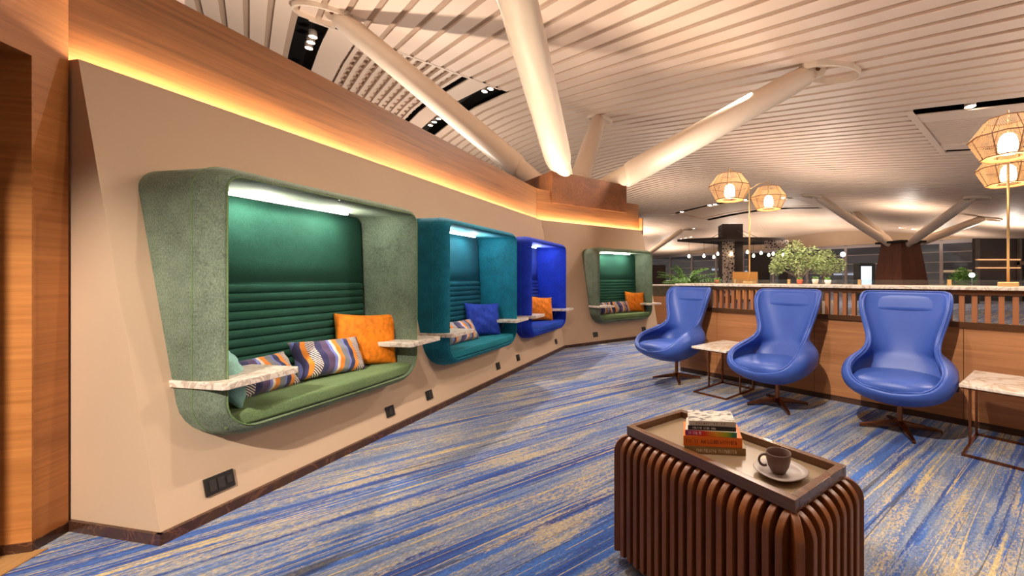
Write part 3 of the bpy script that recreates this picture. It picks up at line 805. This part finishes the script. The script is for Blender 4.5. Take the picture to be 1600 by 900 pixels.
# ------------------------------------------------------------------ wing lounge chairs
SEC = [ # z, half width, back y, depth, half angle, squareness
 (1.085, .318, .325, .085, 74, .74), (1.07, .338, .325, .105, 84, .74), (1.02, .345, .323, .135, 91, .76), (.95, .338, .318, .150, 92, .78), (.88, .320, .310, .165, 90, .80), (.80, .296, .300, .180, 88, .80),
 (.73, .274, .290, .195, 86, .78), (.67, .262, .280, .215, 88, .77), (.625, .266, .270, .240, 95, .75), (.592, .292, .262, .270, 106, .72), (.565, .335, .254, .300, 117, .68), (.537, .370, .243, .325, 126, .65), (.505, .388, .232, .340, 134, .62),
 (.47, .390, .219, .346, 142, .60), (.44, .384, .207, .345, 150, .60), (.415, .374, .196, .341, 160, .60), (.393, .360, .184, .335, 180, .62), (.355, .322, .160, .308, 180, .70), (.32, .268, .130, .262, 180, .78), (.288, .20, .095, .20, 180, .88), (.262, .125, .055, .13, 180, .95), (.252, .05, .02, .06, 180, 1.0)]
SEC = [(z, w_*.89, by*.98, d*.96, A, e) for z, w_, by, d, A, e in SEC]
def sec_pt(s, t):
    z, w_, by, d, A, e = s; a = math.radians(A)*t
    sx, cx_ = math.sin(a), math.cos(a)
    x = w_*math.copysign(abs(sx)**e, sx); y = by-d+d*math.copysign(abs(cx_)**e, cx_)
    return Vector((x, y, z))
def lerp_sec(q):
    i = min(int(q), len(SEC)-2); f_ = q-i
    a, b_, = SEC[i], SEC[i+1]
    return tuple(u+(v_-u)*f_ for u, v_ in zip(a, b_))
def shell_bm():
    bm = NB(); nt = 40; rows = []
    for s in SEC:
        rows.append([bm.verts.new(sec_pt(s, -1+2*i/nt)) for i in range(nt+1)])
    for a, b_ in zip(rows, rows[1:]):
        for i in range(nt): bm.faces.new((a[i], a[i+1], b_[i+1], b_[i]))
    bm.faces.new(rows[-1])
    bmesh.ops.remove_doubles(bm, verts=bm.verts[:], dist=1e-4)
    return bm
chair = thing('wing_lounge_chair', 'x', 'lounge chair')
sh = link('shell', shell_bm(), M_leather, chair, smooth=True)
md = sh.modifiers.new('s', 'SOLIDIFY'); md.thickness = .048; md.offset = 0
md = sh.modifiers.new('u', 'SUBSURF'); md.levels = 2; md.render_levels = 2
# piping along the rim
rim = [sec_pt(s, -1)+Vector((0, 0, 0)) for s in SEC[:17]][::-1]+[sec_pt(SEC[0], -1+2*i/24) for i in range(1, 24)]+[sec_pt(s, 1) for s in SEC[:17]]
bm = NB(); tube(bm, [p+Vector((0, -.004, .006)) for p in rim], .0055, 6); link('rim_piping', bm, M_leather_p, chair, smooth=True)
# seat cushion
bm = NB(); n = 36; lo = []
for ins, z in ((.10, .365), (.035, .37), (.004, .385), (0, .412), (.004, .44), (.03, .456), (.09, .464), (.19, .466)):
    s = (.0, .296-ins, .144-ins, .290-ins, 180, .72)
    lo.append([tuple(Vector((p.x, p.y-.03, z+(.012 if z > .36 else 0)*(1-abs(p.x)/.34)))) for p in [sec_pt(s, -1+2*i/n) for i in range(n)]])
loft(bm, lo, True, True, True); link('seat_cushion', bm, M_leather, chair, smooth=True)
# headrest roll moulded to the back
bm = NB(); rows = []
for j in range(9):
    zf = j/8; z = .925+.135*zf; rr = []
    sq = [s for s in SEC]
    k = max(i for i in range(len(SEC)-1) if SEC[i][0] >= z) if z < SEC[0][0] else 0
    a, b_ = SEC[k], SEC[k+1]; f_ = (a[0]-z)/(a[0]-b_[0]); s = tuple(u+(v_-u)*f_ for u, v_ in zip(a, b_))
    for i in range(33):
        tt = (-1+2*i/32); p = sec_pt(s, tt*.50)
        edge = max(0, 1-abs(tt)**1.8); prof_ = (1-zf)**.5 if zf > .12 else (zf/.12)**.5*.94
        bul = .015*prof_*edge**.9-.004*(1-edge)
        rr.append((p.x*(1-bul*.4), p.y-bul-.0225, z))
    rows.append(rr)
loft(bm, rows, closed=False); link('headrest', bm, M_leather, chair, smooth=True)
bm = NB()
lathe(bm, [(0, .0), (.026, .0), (.026, .03), (.020, .05), (.020, .175), (.05, .19), (.09, .225), (0, .24)], 20, (0, 0, .03)); pd = link('pedestal', bm, M_copper, chair, smooth=False, bevel=.002)
for k in range(4):
    a = k*PI/2; bm = NB(); ca, sa = math.cos(a), math.sin(a)
    pr = []
    for r, hw, z0, z1 in ((.015, .020, .030, .075), (.12, .018, .024, .058), (.27, .013, .012, .030), (.285, .012, .0, .026)):
        pr.append([(r*ca-hw*sa*s_, r*sa+hw*ca*s_, z) for s_, z in ((-1, z0), (1, z0), (1, z1), (-1, z1))])
    loft(bm, pr, True, True, True); link('foot_bar', bm, M_copper, pd, bevel=.002)
CH = [((.508, 4.834), 0, -.06, 'blue leather wing lounge chair farthest left, nearest the far green pod'), ((1.355, 3.837), 0, .0, 'middle blue leather wing lounge chair of the three before the bar'), ((2.102, 3.214), -16, .05, 'right-hand blue leather wing lounge chair, beside the right marble table')]
for i, ((cx_, cy_), ba, dr, lb) in enumerate(CH):
    o = chair if i == 0 else dup(chair, (0, 0, 0))
    o.location = (cx_+.012, cy_-.02, 0); o.rotation_euler = (0, 0, B_R+dr); o['label'] = lb; o['group'] = 'blue wing lounge chairs'
    for ch in COL.objects:
        if ch.parent == o and ch.name.startswith('pedestal'): ch.rotation_euler = (0, 0, -(B_R+dr)+math.radians(ba))

# ------------------------------------------------------------------ marble side tables
def side_table(cx_, cy_, rz, label):
    t = thing('side_table', label, 'side table', (cx_, cy_, 0), rz, 'marble side tables on bronze frames')
    U, Vv, hgt, s = .275, .20, .455, .008
    bm = NB(); prism(bm, [(-U-.02, -Vv-.01), (U+.03, -Vv-.01), (U+.03, Vv+.01), (-U-.02, Vv+.01)], hgt+.012, hgt+.034); link('table_top', bm, M_ttop, t, bevel=.003)
    bm = NB(); box(bm, -U, U, -Vv, Vv, hgt, hgt+.012); link('top_plate', bm, M_copper, t)
    bm = NB()
    for y in (-Vv, Vv-2*s): box(bm, -U, U, y, y+2*s, 0, 2*s)
    for x in (-U, U-2*s): box(bm, x, x+2*s, -Vv+2*s, Vv-2*s, 0, 2*s)
    link('base_frame', bm, M_copper, t)
    for x in (-s, U-2*s):
        for y in (-Vv, Vv-2*s):
            bm = NB(); box(bm, x, x+2*s, y, y+2*s, 2*s, hgt); link('leg', bm, M_copper, t)
    return t
side_table(.972, 4.30, math.atan2(.704, .71), 'small marble topped side table between the left and middle blue chairs')
side_table(2.56, 2.765, math.atan2(.67, .742), 'marble topped side table at the right edge, beside the right-hand chair')

# ------------------------------------------------------------------ slatted coffee table
TR = math.atan2(-.768, .640); TC = (.3486, 1.5525)
tb = thing('slatted_coffee_table', 'rectangular coffee table of curved walnut fins with a tray top, in the foreground', 'coffee table', (TC[0], TC[1], 0), TR)
HL, HW = .382, .170
BL, BW = HL+.020, HW+.020      # fin body half sizes (core)
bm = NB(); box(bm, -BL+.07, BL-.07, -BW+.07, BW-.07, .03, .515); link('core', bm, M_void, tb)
bm = NB(); box(bm, -BL+.03, BL-.03, -BW+.03, BW-.03, 0, .03); link('plinth', bm, M_bronze, tb)
def fin_prof(R=.07, z0=.03, z1=.528, d=.09):
    # x: outward (0 = outer face), profile in (x,z), x negative inward
    pts = [(-d, z0), (-.006, z0), (0, z0+.006)]
    for k in range(9):
        a = PI/2*k/8; pts.append((-R+R*math.cos(a), z1-R+R*math.sin(a)))
    pts += [(-d, z1)]
    return pts
def fin(px, py, ang, d=.09):
    bm = NB(); pr = fin_prof(d=d); th = .0115
    M = Matrix.Translation((px, py, 0)) @ Matrix.Rotation(ang, 4, 'Z')
    a = [bm.verts.new(M @ Vector((x, -th, z))) for x, z in pr]; b_ = [bm.verts.new(M @ Vector((x, th, z))) for x, z in pr]
    n = len(pr)
    for i in range(n): j = (i+1) % n; bm.faces.new((a[i], a[j], b_[j], b_[i]))
    bm.faces.new(a[::-1]); bm.faces.new(b_)
    link('fin', bm, M_fin, tb, bevel=.003)
NL = 18
for i in range(NL):
    x = -BL+.045+(2*BL-.09)*i/(NL-1)
    fin(x, -BW-.028, -PI/2); fin(x, BW+.028, PI/2)
NS = 7
for i in range(NS):
    y = -BW+.045+(2*BW-.09)*i/(NS-1)
    fin(BL+.028, y, 0); fin(-BL-.028, y, PI)
for sx in (1, -1):
    for sy in (1, -1):
        fin(sx*(BL+.018), sy*(BW+.018), math.atan2(sy, sx), .10)
tz0, tz1, rimw = .530, .566, .026
bm = NB()
for x0, x1, y0, y1 in ((-HL, HL, -HW, -HW+rimw), (-HL, HL, HW-rimw, HW), (-HL, -HL+rimw, -HW+rimw, HW-rimw), (HL-rimw, HL, -HW+rimw, HW-rimw)):
    box(bm, x0, x1, y0, y1, tz0-.002, tz1)
tr = link('tray', bm, wood('bronzed_wood', (84, 54, 34), (122, 82, 54), 0, .25, 1, .4), tb, bevel=.0015)
bm = NB(); box(bm, -HL+rimw, HL-rimw, -HW+rimw, HW-rimw, .530, .538); link('tray_base', bm, M_tan, tr)
TZ = .538
# books
def book(cx_, cy_, z, L, D, T, rz, cover, spinec, label, name='book', marks=None, markc=(30, 26, 24)):
    t = thing(name, label, 'book', (cx_, cy_, z), rz, 'paperback books stacked on the coffee table')
    pg_ = mat('book_pages', (226, 214, 190), .9, noise=.04, nscale=200)
    bm = NB(); box(bm, -L/2+.003, L/2-.003, -D/2+.003, D/2-.003, .0015, T-.0015); link('pages', bm, pg_, t)
    bm = NB(); box(bm, -L/2, L/2, -D/2, D/2, 0, .0015); box(bm, -L/2, L/2, -D/2, D/2, T-.0015, T)
    link('cover', bm, cover, t)
    bm = NB(); box(bm, -L/2, L/2, -D/2-.0015, -D/2+.0015, .0, T); link('spine', bm, spinec, t)
    if marks:
        bm = NB()
        for (a, b_, h0, h1) in marks: box(bm, -L/2+L*a, -L/2+L*b_, -D/2-.0022, -D/2-.0015, T*h0, T*h1)
        link('spine_lettering', bm, mat('ink%s' % (markc,), markc, .6), t)
    return t
def glyphs(a, b_, n, lo, hi, seed):
    r = random.Random(seed); out = []; wd = (b_-a)/n
    for i in range(n):
        if r.random() < .12: continue
        x = a+i*wd; out.append((x, x+wd*.28, lo, hi)); 
        if r.random() < .7: out.append((x+wd*.28, x+wd*.7, r.choice((lo, (lo+hi)/2, hi-.08)), r.choice((lo+.1, (lo+hi)/2+.08, hi))))
    return out
def glyph_fix(g): return [(a, b_, min(c, d), max(max(c, d), min(c, d)+.06)) for a, b_, c, d in g]
BR = math.radians(-6)
bx, by_ = .312, 1.592
z = TZ
book(bx+.004, by_, z, .228, .150, .026, BR, mat('taupe_cover', (176, 150, 112), .6), mat('olive_brown_spine', (150, 118, 72), .6), 'taupe paperback at the bottom of the stack on the coffee table', marks=glyph_fix(glyphs(.2, .86, 22, .25, .75, 3)), markc=(222, 208, 180)); z += .0265
book(bx-.002, by_+.004, z, .218, .148, .037, BR-.02, mat('orange_cover', (236, 122, 24), .5), mat('orange_spine', (240, 120, 18), .5), 'thick orange paperback, second from the bottom of the stack', marks=glyph_fix(glyphs(.05, .92, 24, .3, .7, 5)), markc=(150, 66, 20)); z += .0375
# rainbow spine
rb = bpy.data.materials.new('rainbow_spine'); rb.use_nodes = True; nt = rb.node_tree
tc = nt.nodes.new('ShaderNodeTexCoord'); sp = nt.nodes.new('ShaderNodeSeparateXYZ'); nt.links.new(tc.outputs['Object'], sp.inputs[0])
mr = nt.nodes.new('ShaderNodeMapRange'); mr.inputs[1].default_value = -.1; mr.inputs[2].default_value = .1; nt.links.new(sp.outputs[0], mr.inputs[0])
r = ramp(nt, [(0, lin((90, 40, 120))), (.15, lin((190, 40, 110))), (.38, lin((226, 60, 34))), (.6, lin((240, 170, 40))), (.78, lin((180, 190, 40))), (.9, lin((60, 140, 70))), (1, lin((40, 110, 140)))])
nt.links.new(mr.outputs[0], r.inputs[0]); nt.links.new(r.outputs[0], nt.nodes['Principled BSDF'].inputs['Base Color'])
book(bx-.006, by_+.002, z, .192, .135, .019, BR-.06, mat('cream_cover', (226, 216, 196), .6), rb, 'thin paperback with a rainbow coloured spine, third up the stack', marks=glyph_fix(glyphs(.07, .33, 9, .2, .8, 8)), markc=(240, 230, 235)); z += .0195
# top book with grey cover art
ca = bpy.data.materials.new('grey_cover_art'); ca.use_nodes = True; nt = ca.node_tree
tc = nt.nodes.new('ShaderNodeTexCoord'); n = nt.nodes.new('ShaderNodeTexNoise'); n.inputs['Scale'].default_value = 38; n.inputs['Detail'].default_value = 5
mp = nt.nodes.new('ShaderNodeMapping'); mp.inputs['Scale'].default_value = (1, 2.2, 1); nt.links.new(tc.outputs['Object'], mp.inputs[0]); nt.links.new(mp.outputs[0], n.inputs['Vector'])
r = ramp(nt, [(.40, lin((84, 80, 74))), (.47, lin((186, 178, 164))), (.6, lin((212, 204, 190)))]); nt.links.new(n.outputs[0], r.inputs[0]); nt.links.new(r.outputs[0], nt.nodes['Principled BSDF'].inputs['Base Color'])
book(bx-.004, by_+.006, z, .180, .128, .016, BR-.02, mat('white_cover', (214, 206, 190), .6), mat('black_spine', (36, 32, 34), .5), 'black spined white paperback, second from the top of the stack', marks=glyph_fix(glyphs(.1, .62, 16, .25, .75, 11)), markc=(210, 206, 200)); z += .0165
book(bx-.004, by_+.008, z, .176, .125, .017, BR+.02, ca, mat('pale_spine', (206, 198, 182), .6), 'paperback with grey cover art on top of the stack', marks=glyph_fix(glyphs(.15, .8, 12, .3, .7, 12)), markc=(120, 112, 104))
# cup and saucer
sc_ = (.497, 1.358)
bm = NB(); n = 40; lo = []
for r_, z_ in ((.0, .004), (.030, .003), (.034, .0), (.040, .003), (.062, .009), (.081, .019), (.083, .021), (.081, .023), (.060, .014), (.036, .008), (.0, .008)):
    lp = []
    for i in range(n):
        a = 2*PI*i/n; q = (abs(math.cos(a))**3.0+abs(math.sin(a))**3.0)**(-1/3.0); q = 1+(q-1)*.55
        lp.append((max(r_, .0005)*q*math.cos(a), max(r_, .0005)*q*math.sin(a), z_))
    lo.append(lp)
loft(bm, lo); setp(link('saucer', bm, M_saucer, None, (sc_[0], sc_[1], TZ), .5, smooth=True), 'pale grey rounded square saucer under the cup on the coffee table', 'saucer')
cup = thing('coffee_cup', 'brown stoneware coffee cup standing on the grey saucer', 'cup', (sc_[0]-.006, sc_[1]+.004, TZ+.0085), .5)
bm = NB(); lathe(bm, [(.0, .0), (.020, .0), (.024, .003), (.034, .022), (.0395, .045), (.041, .066), (.040, .068), (.0385, .066), (.036, .045), (.030, .022), (.018, .008), (.0, .007)], 40); link('cup_body', bm, M_cup, cup, smooth=True)
bm = NB(); pts = []
for k in range(13):
    a = math.radians(60+240*k/12); pts.append((-.046+.017*math.cos(a)*1.0, 0, .038+.019*math.sin(a)))
M = Matrix.Rotation(math.radians(-38), 4, 'Z')
tube(bm, [M @ Vector(p) for p in pts], .0042, 8); link('handle', bm, M_cup, cup, smooth=True)

# ------------------------------------------------------------------ beyond the bar: plants, kiosk, canopy
def leaf_cloud(bm, centers, n, size, rnd):
    for _ in range(n):
        c, R = rnd.choice(centers)
        while True:
            p = Vector((rnd.uniform(-1, 1), rnd.uniform(-1, 1), rnd.uniform(-1, 1)))
            if p.length < 1: break
        p = Vector(c)+p*R
        d = Vector((rnd.uniform(-1, 1), rnd.uniform(-1, 1), rnd.uniform(-.6, .6))).normalized(); s = Vector((rnd.uniform(-1, 1), rnd.uniform(-1, 1), rnd.uniform(-1, 1))); s = (s-d*s.dot(d)).normalized()
        l = size*rnd.uniform(.7, 1.3); w_ = l*.28; nrm = d.cross(s)*l*.08
        v = [bm.verts.new(q) for q in (p-d*l, p+s*w_-nrm, p+d*l, p-s*w_-nrm)]; bm.faces.new(v)
def tree(x, y, crown, h_trunk, lab, seed, lsize=.07, nleaf=1500):
    rnd = random.Random(seed); t = thing('potted_tree', lab, 'tree', (x, y, 0))
    bm = NB(); lathe(bm, [(0, 0), (.22, 0), (.28, .45), (.30, .5), (.27, .5), (.25, .44), (0, .44)], 20); link('pot', bm, M_white, t, smooth=True)
    bm = NB(); tube(bm, [(0, 0, .44), (.03, .0, .9), (-.02, .02, h_trunk), (0, 0, h_trunk+.25)], [.09, .08, .07, .03], 8)
    for c, R in crown: tube(bm, [(0, 0, h_trunk-.1), tuple(Vector(c)*.6+Vector((0, 0, h_trunk))*.4), c], [.04, .025, .008], 6)
    link('trunk', bm, M_bark, t, smooth=True)
    bm = NB(); leaf_cloud(bm, crown, nleaf, lsize, rnd); setp(link('foliage', bm, [M_leaf2], t), kind='stuff')
tree(4.95, 12.0, [((-.5, 0, 1.75), .32), ((-.1, .1, 2.0), .36), ((.35, 0, 1.85), .34), ((.55, -.1, 1.6), .28), ((-.65, .1, 1.5), .22), ((0, 0, 1.6), .35)], 1.3, 'larger leafy potted tree behind the bar, between the left and middle chairs', 3, .05, 2400)
tree(6.1, 12.8, [((-.3, 0, 1.7), .26), ((.1, .1, 1.9), .26), ((.4, 0, 1.6), .26), ((0, 0, 1.5), .26)], 1.2, 'smaller leafy potted tree to the right of the larger one behind the bar', 5, .045, 1300)
# palm
t = thing('potted_palm', 'potted palm with arching fronds behind the left end of the bar', 'palm', (1.22, 9.2, 0))
bm = NB(); lathe(bm, [(0, 0), (.2, 0), (.26, .7), (.24, .7), (.22, .64), (0, .64)], 18); link('pot', bm, M_dkpanel, t, smooth=True)
bm = NB(); rnd = random.Random(2)
for k in range(30):
    a = rnd.uniform(0, 2*PI); el = rnd.uniform(.35, 1.3); L = rnd.uniform(.5, .85); pts = []
    for s in range(7):
        q = s/6; r_ = L*q*math.cos(el)+.12*q*q; zz = 1.0+L*q*math.sin(el)-.35*q*q*L
        pts.append(Vector((r_*math.cos(a), r_*math.sin(a), zz)))
    side = Vector((-math.sin(a), math.cos(a), 0))
    tube(bm, pts, .006, 4)
    for s in range(1, 7):
        for sg in (-1, 1):
            p = pts[s]; d = (pts[s]-pts[s-1]).normalized()
            for h_ in (0, .5):
                pp = p-d*h_*.12; l = .17*(1-.1*s)
                v = [bm.verts.new(q_) for q_ in (pp, pp+side*sg*l*.5+d*l*.35+Vector((0, 0, .012)), pp+side*sg*l+d*l*.8-Vector((0, 0, .05)), pp+side*sg*l*.45+d*l*.55-Vector((0, 0, .012)))]
                bm.faces.new(v)
setp(link('fronds', bm, M_leaf, t), kind='stuff')
# bush on the right
t = thing('planter_bush', 'dark green bush by the far windows, left of the right lamp pole', 'bush', (15.9, 19.5, 0))
bm = NB(); box(bm, -.6, .6, -.3, .3, 0, .7); link('planter', bm, M_dkpanel, t)
bm = NB(); leaf_cloud(bm, [((-.25, 0, 1.1), .42), ((.25, 0, 1.2), .42), ((0, 0, 1.45), .3)], 1100, .07, random.Random(4)); setp(link('foliage', bm, M_leaf, t), kind='stuff')

# canopy kiosk with perforated column and hanging bulbs
K = (4.9, 20.0)
t = thing('bar_canopy', 'dark flat canopy around a brown column with a perforated screen, behind the bar', 'canopy', (K[0], K[1], 0))
bm = NB(); box(bm, -.55, .45, -.4, .6, 0, 3.85); link('column_box', bm, M_dkpanel, t)
pm = bpy.data.materials.new('perforated_screen'); pm.use_nodes = True; nt = pm.node_tree
tc = nt.nodes.new('ShaderNodeTexCoord'); vo = nt.nodes.new('ShaderNodeTexVoronoi'); vo.feature = 'DISTANCE_TO_EDGE'; vo.inputs['Scale'].default_value = 9; nt.links.new(tc.outputs['Object'], vo.inputs['Vector'])
r = ramp(nt, [(.0, lin((196, 176, 160))), (.14, lin((196, 176, 160))), (.16, lin((52, 36, 32)))], 'CONSTANT'); nt.links.new(vo.outputs[0], r.inputs[0]); nt.links.new(r.outputs[0], nt.nodes['Principled BSDF'].inputs['Base Color'])
bm = NB(); box(bm, -.56, .02, -.46, -.40, .3, 3.0); link('perforated_screen', bm, pm, t)
bm = NB(); prism(bm, [(-2.75, -.45), (-.6, -1.6), (2.2, -1.2), (2.7, .9), (.4, 1.8)], 2.98, 3.10); link('canopy_roof', bm, M_dkpanel, t)
bm = NB(); box(bm, 1.3, 2.4, -1.1, -.95, 2.6, 2.99); link('canopy_fringe', bm, pm, t)
for (ex, ey) in ((-1.2, 0), (1.6, 0), (.5, -1.1)):
    bm = NB(); tube(bm, [(0, 0, 3.8), (ex, ey, 3.08)], .012, 5); link('stay', bm, M_greym, t)
bp_ = [(-2.2, 2.28), (-1.52, 2.28), (-1.0, 2.24), (-.86, 2.38), (-.15, 2.4), (.55, 2.46), (.92, 2.3), (1.2, 2.42), (1.65, 2.34), (1.78, 2.38), (2.33, 2.34)]
b0_ = None
for i, (dx, z) in enumerate(bp_):
    if b0_ is None:
        b0_ = thing('hanging_bulb', 'x', 'bulb', (0, 0, 0), 0, 'hanging bulbs around the canopy')
        bm = NB(); lathe(bm, [(0, -.09), (.05, -.07), (.065, -.02), (.045, .04), (.02, .08), (0, .08)], 12); link('glass_bulb', bm, emis('bulb_glow', (1, .82, .55), 12), b0_, smooth=True)
        bm = NB(); tube(bm, [(0, 0, .08), (0, 0, .75)], .006, 4); link('cord', bm, M_black, b0_)
        o = b0_
    else: o = dup(b0_, (0, 0, 0))
    o.location = (K[0]+dx, K[1]-.55-.25*(i % 2), z); o['label'] = ORD[i]+' glowing bulb from the left hanging round the dark canopy'
bm = NB(); box(bm, 2.75, 2.95, -.1, 1.2, 0, 2.98); box(bm, 1.1, 2.2, .9, 1.1, 0, 2.5); link('back_wall', bm, M_dkpanel, t)
t = thing('menu_board', 'plain ochre board standing behind the bar, by the left lamp pole', 'board', (3.75, 13.5, 0))
bm = NB(); box(bm, -.42, .42, -.03, .03, .5, 1.42); link('board_panel', bm, mat('ochre_panel', (178, 118, 48), .6), t)
bm = NB(); box(bm, -.35, -.28, -.02, .02, 0, .5); box(bm, .28, .35, -.02, .02, 0, .5); link('stand', bm, M_dkpanel, t)
# dark shelving kiosk at right
t = thing('service_kiosk', 'dark grey kiosk with lit shelf edges beyond the right end of the bar', 'kiosk', (18.3, 20.6, 0), 0)
bm = NB(); box(bm, -.3, 7, .6, .8, 0, 3.3); link('back_wall', bm, mat('kiosk_grey', (66, 58, 58), .5, noise=.15, nscale=3), t)
for x in (-.3, 1.9, 2.25, 3.6): 
    bm = NB(); box(bm, x, x+.12, .45, .6, 0, 3.3); link('post', bm, mat('kiosk_post', (112, 104, 98), .5), t)
for z in (1.72, 2.15):
    bm = NB(); box(bm, -.3, 1.9, .40, .6, z, z+.06); link('lit_shelf', bm, emis('shelf_glow', (1, .5, .22), .8), t)
bm = NB(); box(bm, 1.9, 7, .1, .6, 1.9, 2.08); box(bm, 2.2, 7, .1, .6, .2, 1.3); link('counter', bm, mat('kiosk_stone', (120, 116, 110), .4, noise=.2), t)
t = thing('lit_drinks_cooler', 'small lit drinks cooler with a black frame left of the tapered column', 'cooler', (12.5, 21.5, 0))
bm = NB(); box(bm, -.42, .42, 0, .6, 0, 2.0); link('cabinet', bm, M_black, t)
bm = NB(); box(bm, -.34, .22, -.012, -.001, .3, 1.85); link('glass_door', bm, emis('cooler_glow', (.62, .76, 1), .75), t)
t = thing('floor_lamp', 'white globe street style lamp glowing by the far windows', 'lamp', (12.5, 24.0, 0))
bm = NB(); tube(bm, [(0, 0, 0), (0, 0, 2.45)], .03, 8); link('pole', bm, M_greym, t, smooth=True)
bm = NB(); lathe(bm, [(0, -.15), (.11, -.11), (.16, 0), (.11, .11), (0, .15)], 16, (0, 0, 2.63)); link('globe', bm, emis('globe_glow', (.92, 1, .96), 5), t, smooth=True)
t = thing('globe_light', 'low bright globe light in front of the dark kiosk', 'lamp', (15.3, 18.2, 0))
bm = NB(); lathe(bm, [(0, -.11), (.08, -.08), (.115, 0), (.08, .08), (0, .11)], 16, (0, 0, 1.35)); link('globe', bm, emis('globe_glow2', (.95, 1, .98), 6), t, smooth=True)
bm = NB(); tube(bm, [(0, 0, 0), (0, 0, 1.2)], .02, 8); link('pole', bm, M_greym, t, smooth=True)
# low buffet behind the end of the pod walls
t = thing('buffet_counter', 'low timber fronted buffet counter seen past the end of the far pod wall', 'counter', (.9, 10.6, 0), 0)
bm = NB(); box(bm, -.55, .35, -.02, .5, .0, .73); link('front', bm, M_barwood, t)
bm = NB(); box(bm, -.55, .35, .25, .8, .73, 1.0); link('glass_case', bm, mat('pale_case', (150, 148, 122), .4, noise=.2, nscale=12), t)
bm = NB(); box(bm, -.6, .4, -.06, .85, 1.0, 1.03); link('case_top', bm, M_marble, t)
t = thing('dark_cabinet', 'dark brown cabinet by the far windows above the buffet counter', 'cabinet', (1.6, 24.0, 0), 0)
bm = NB(); box(bm, -1.1, .35, 0, .8, 0, 2.0); link('body', bm, mat('dark_brown_lacquer', (50, 30, 26), .5), t)
bm = NB(); box(bm, -1.05, -.36, -.02, -.001, .1, 1.9); link('cabinet_door', bm, mat('dark_brown_lacquer', (50, 30, 26), .5), t)
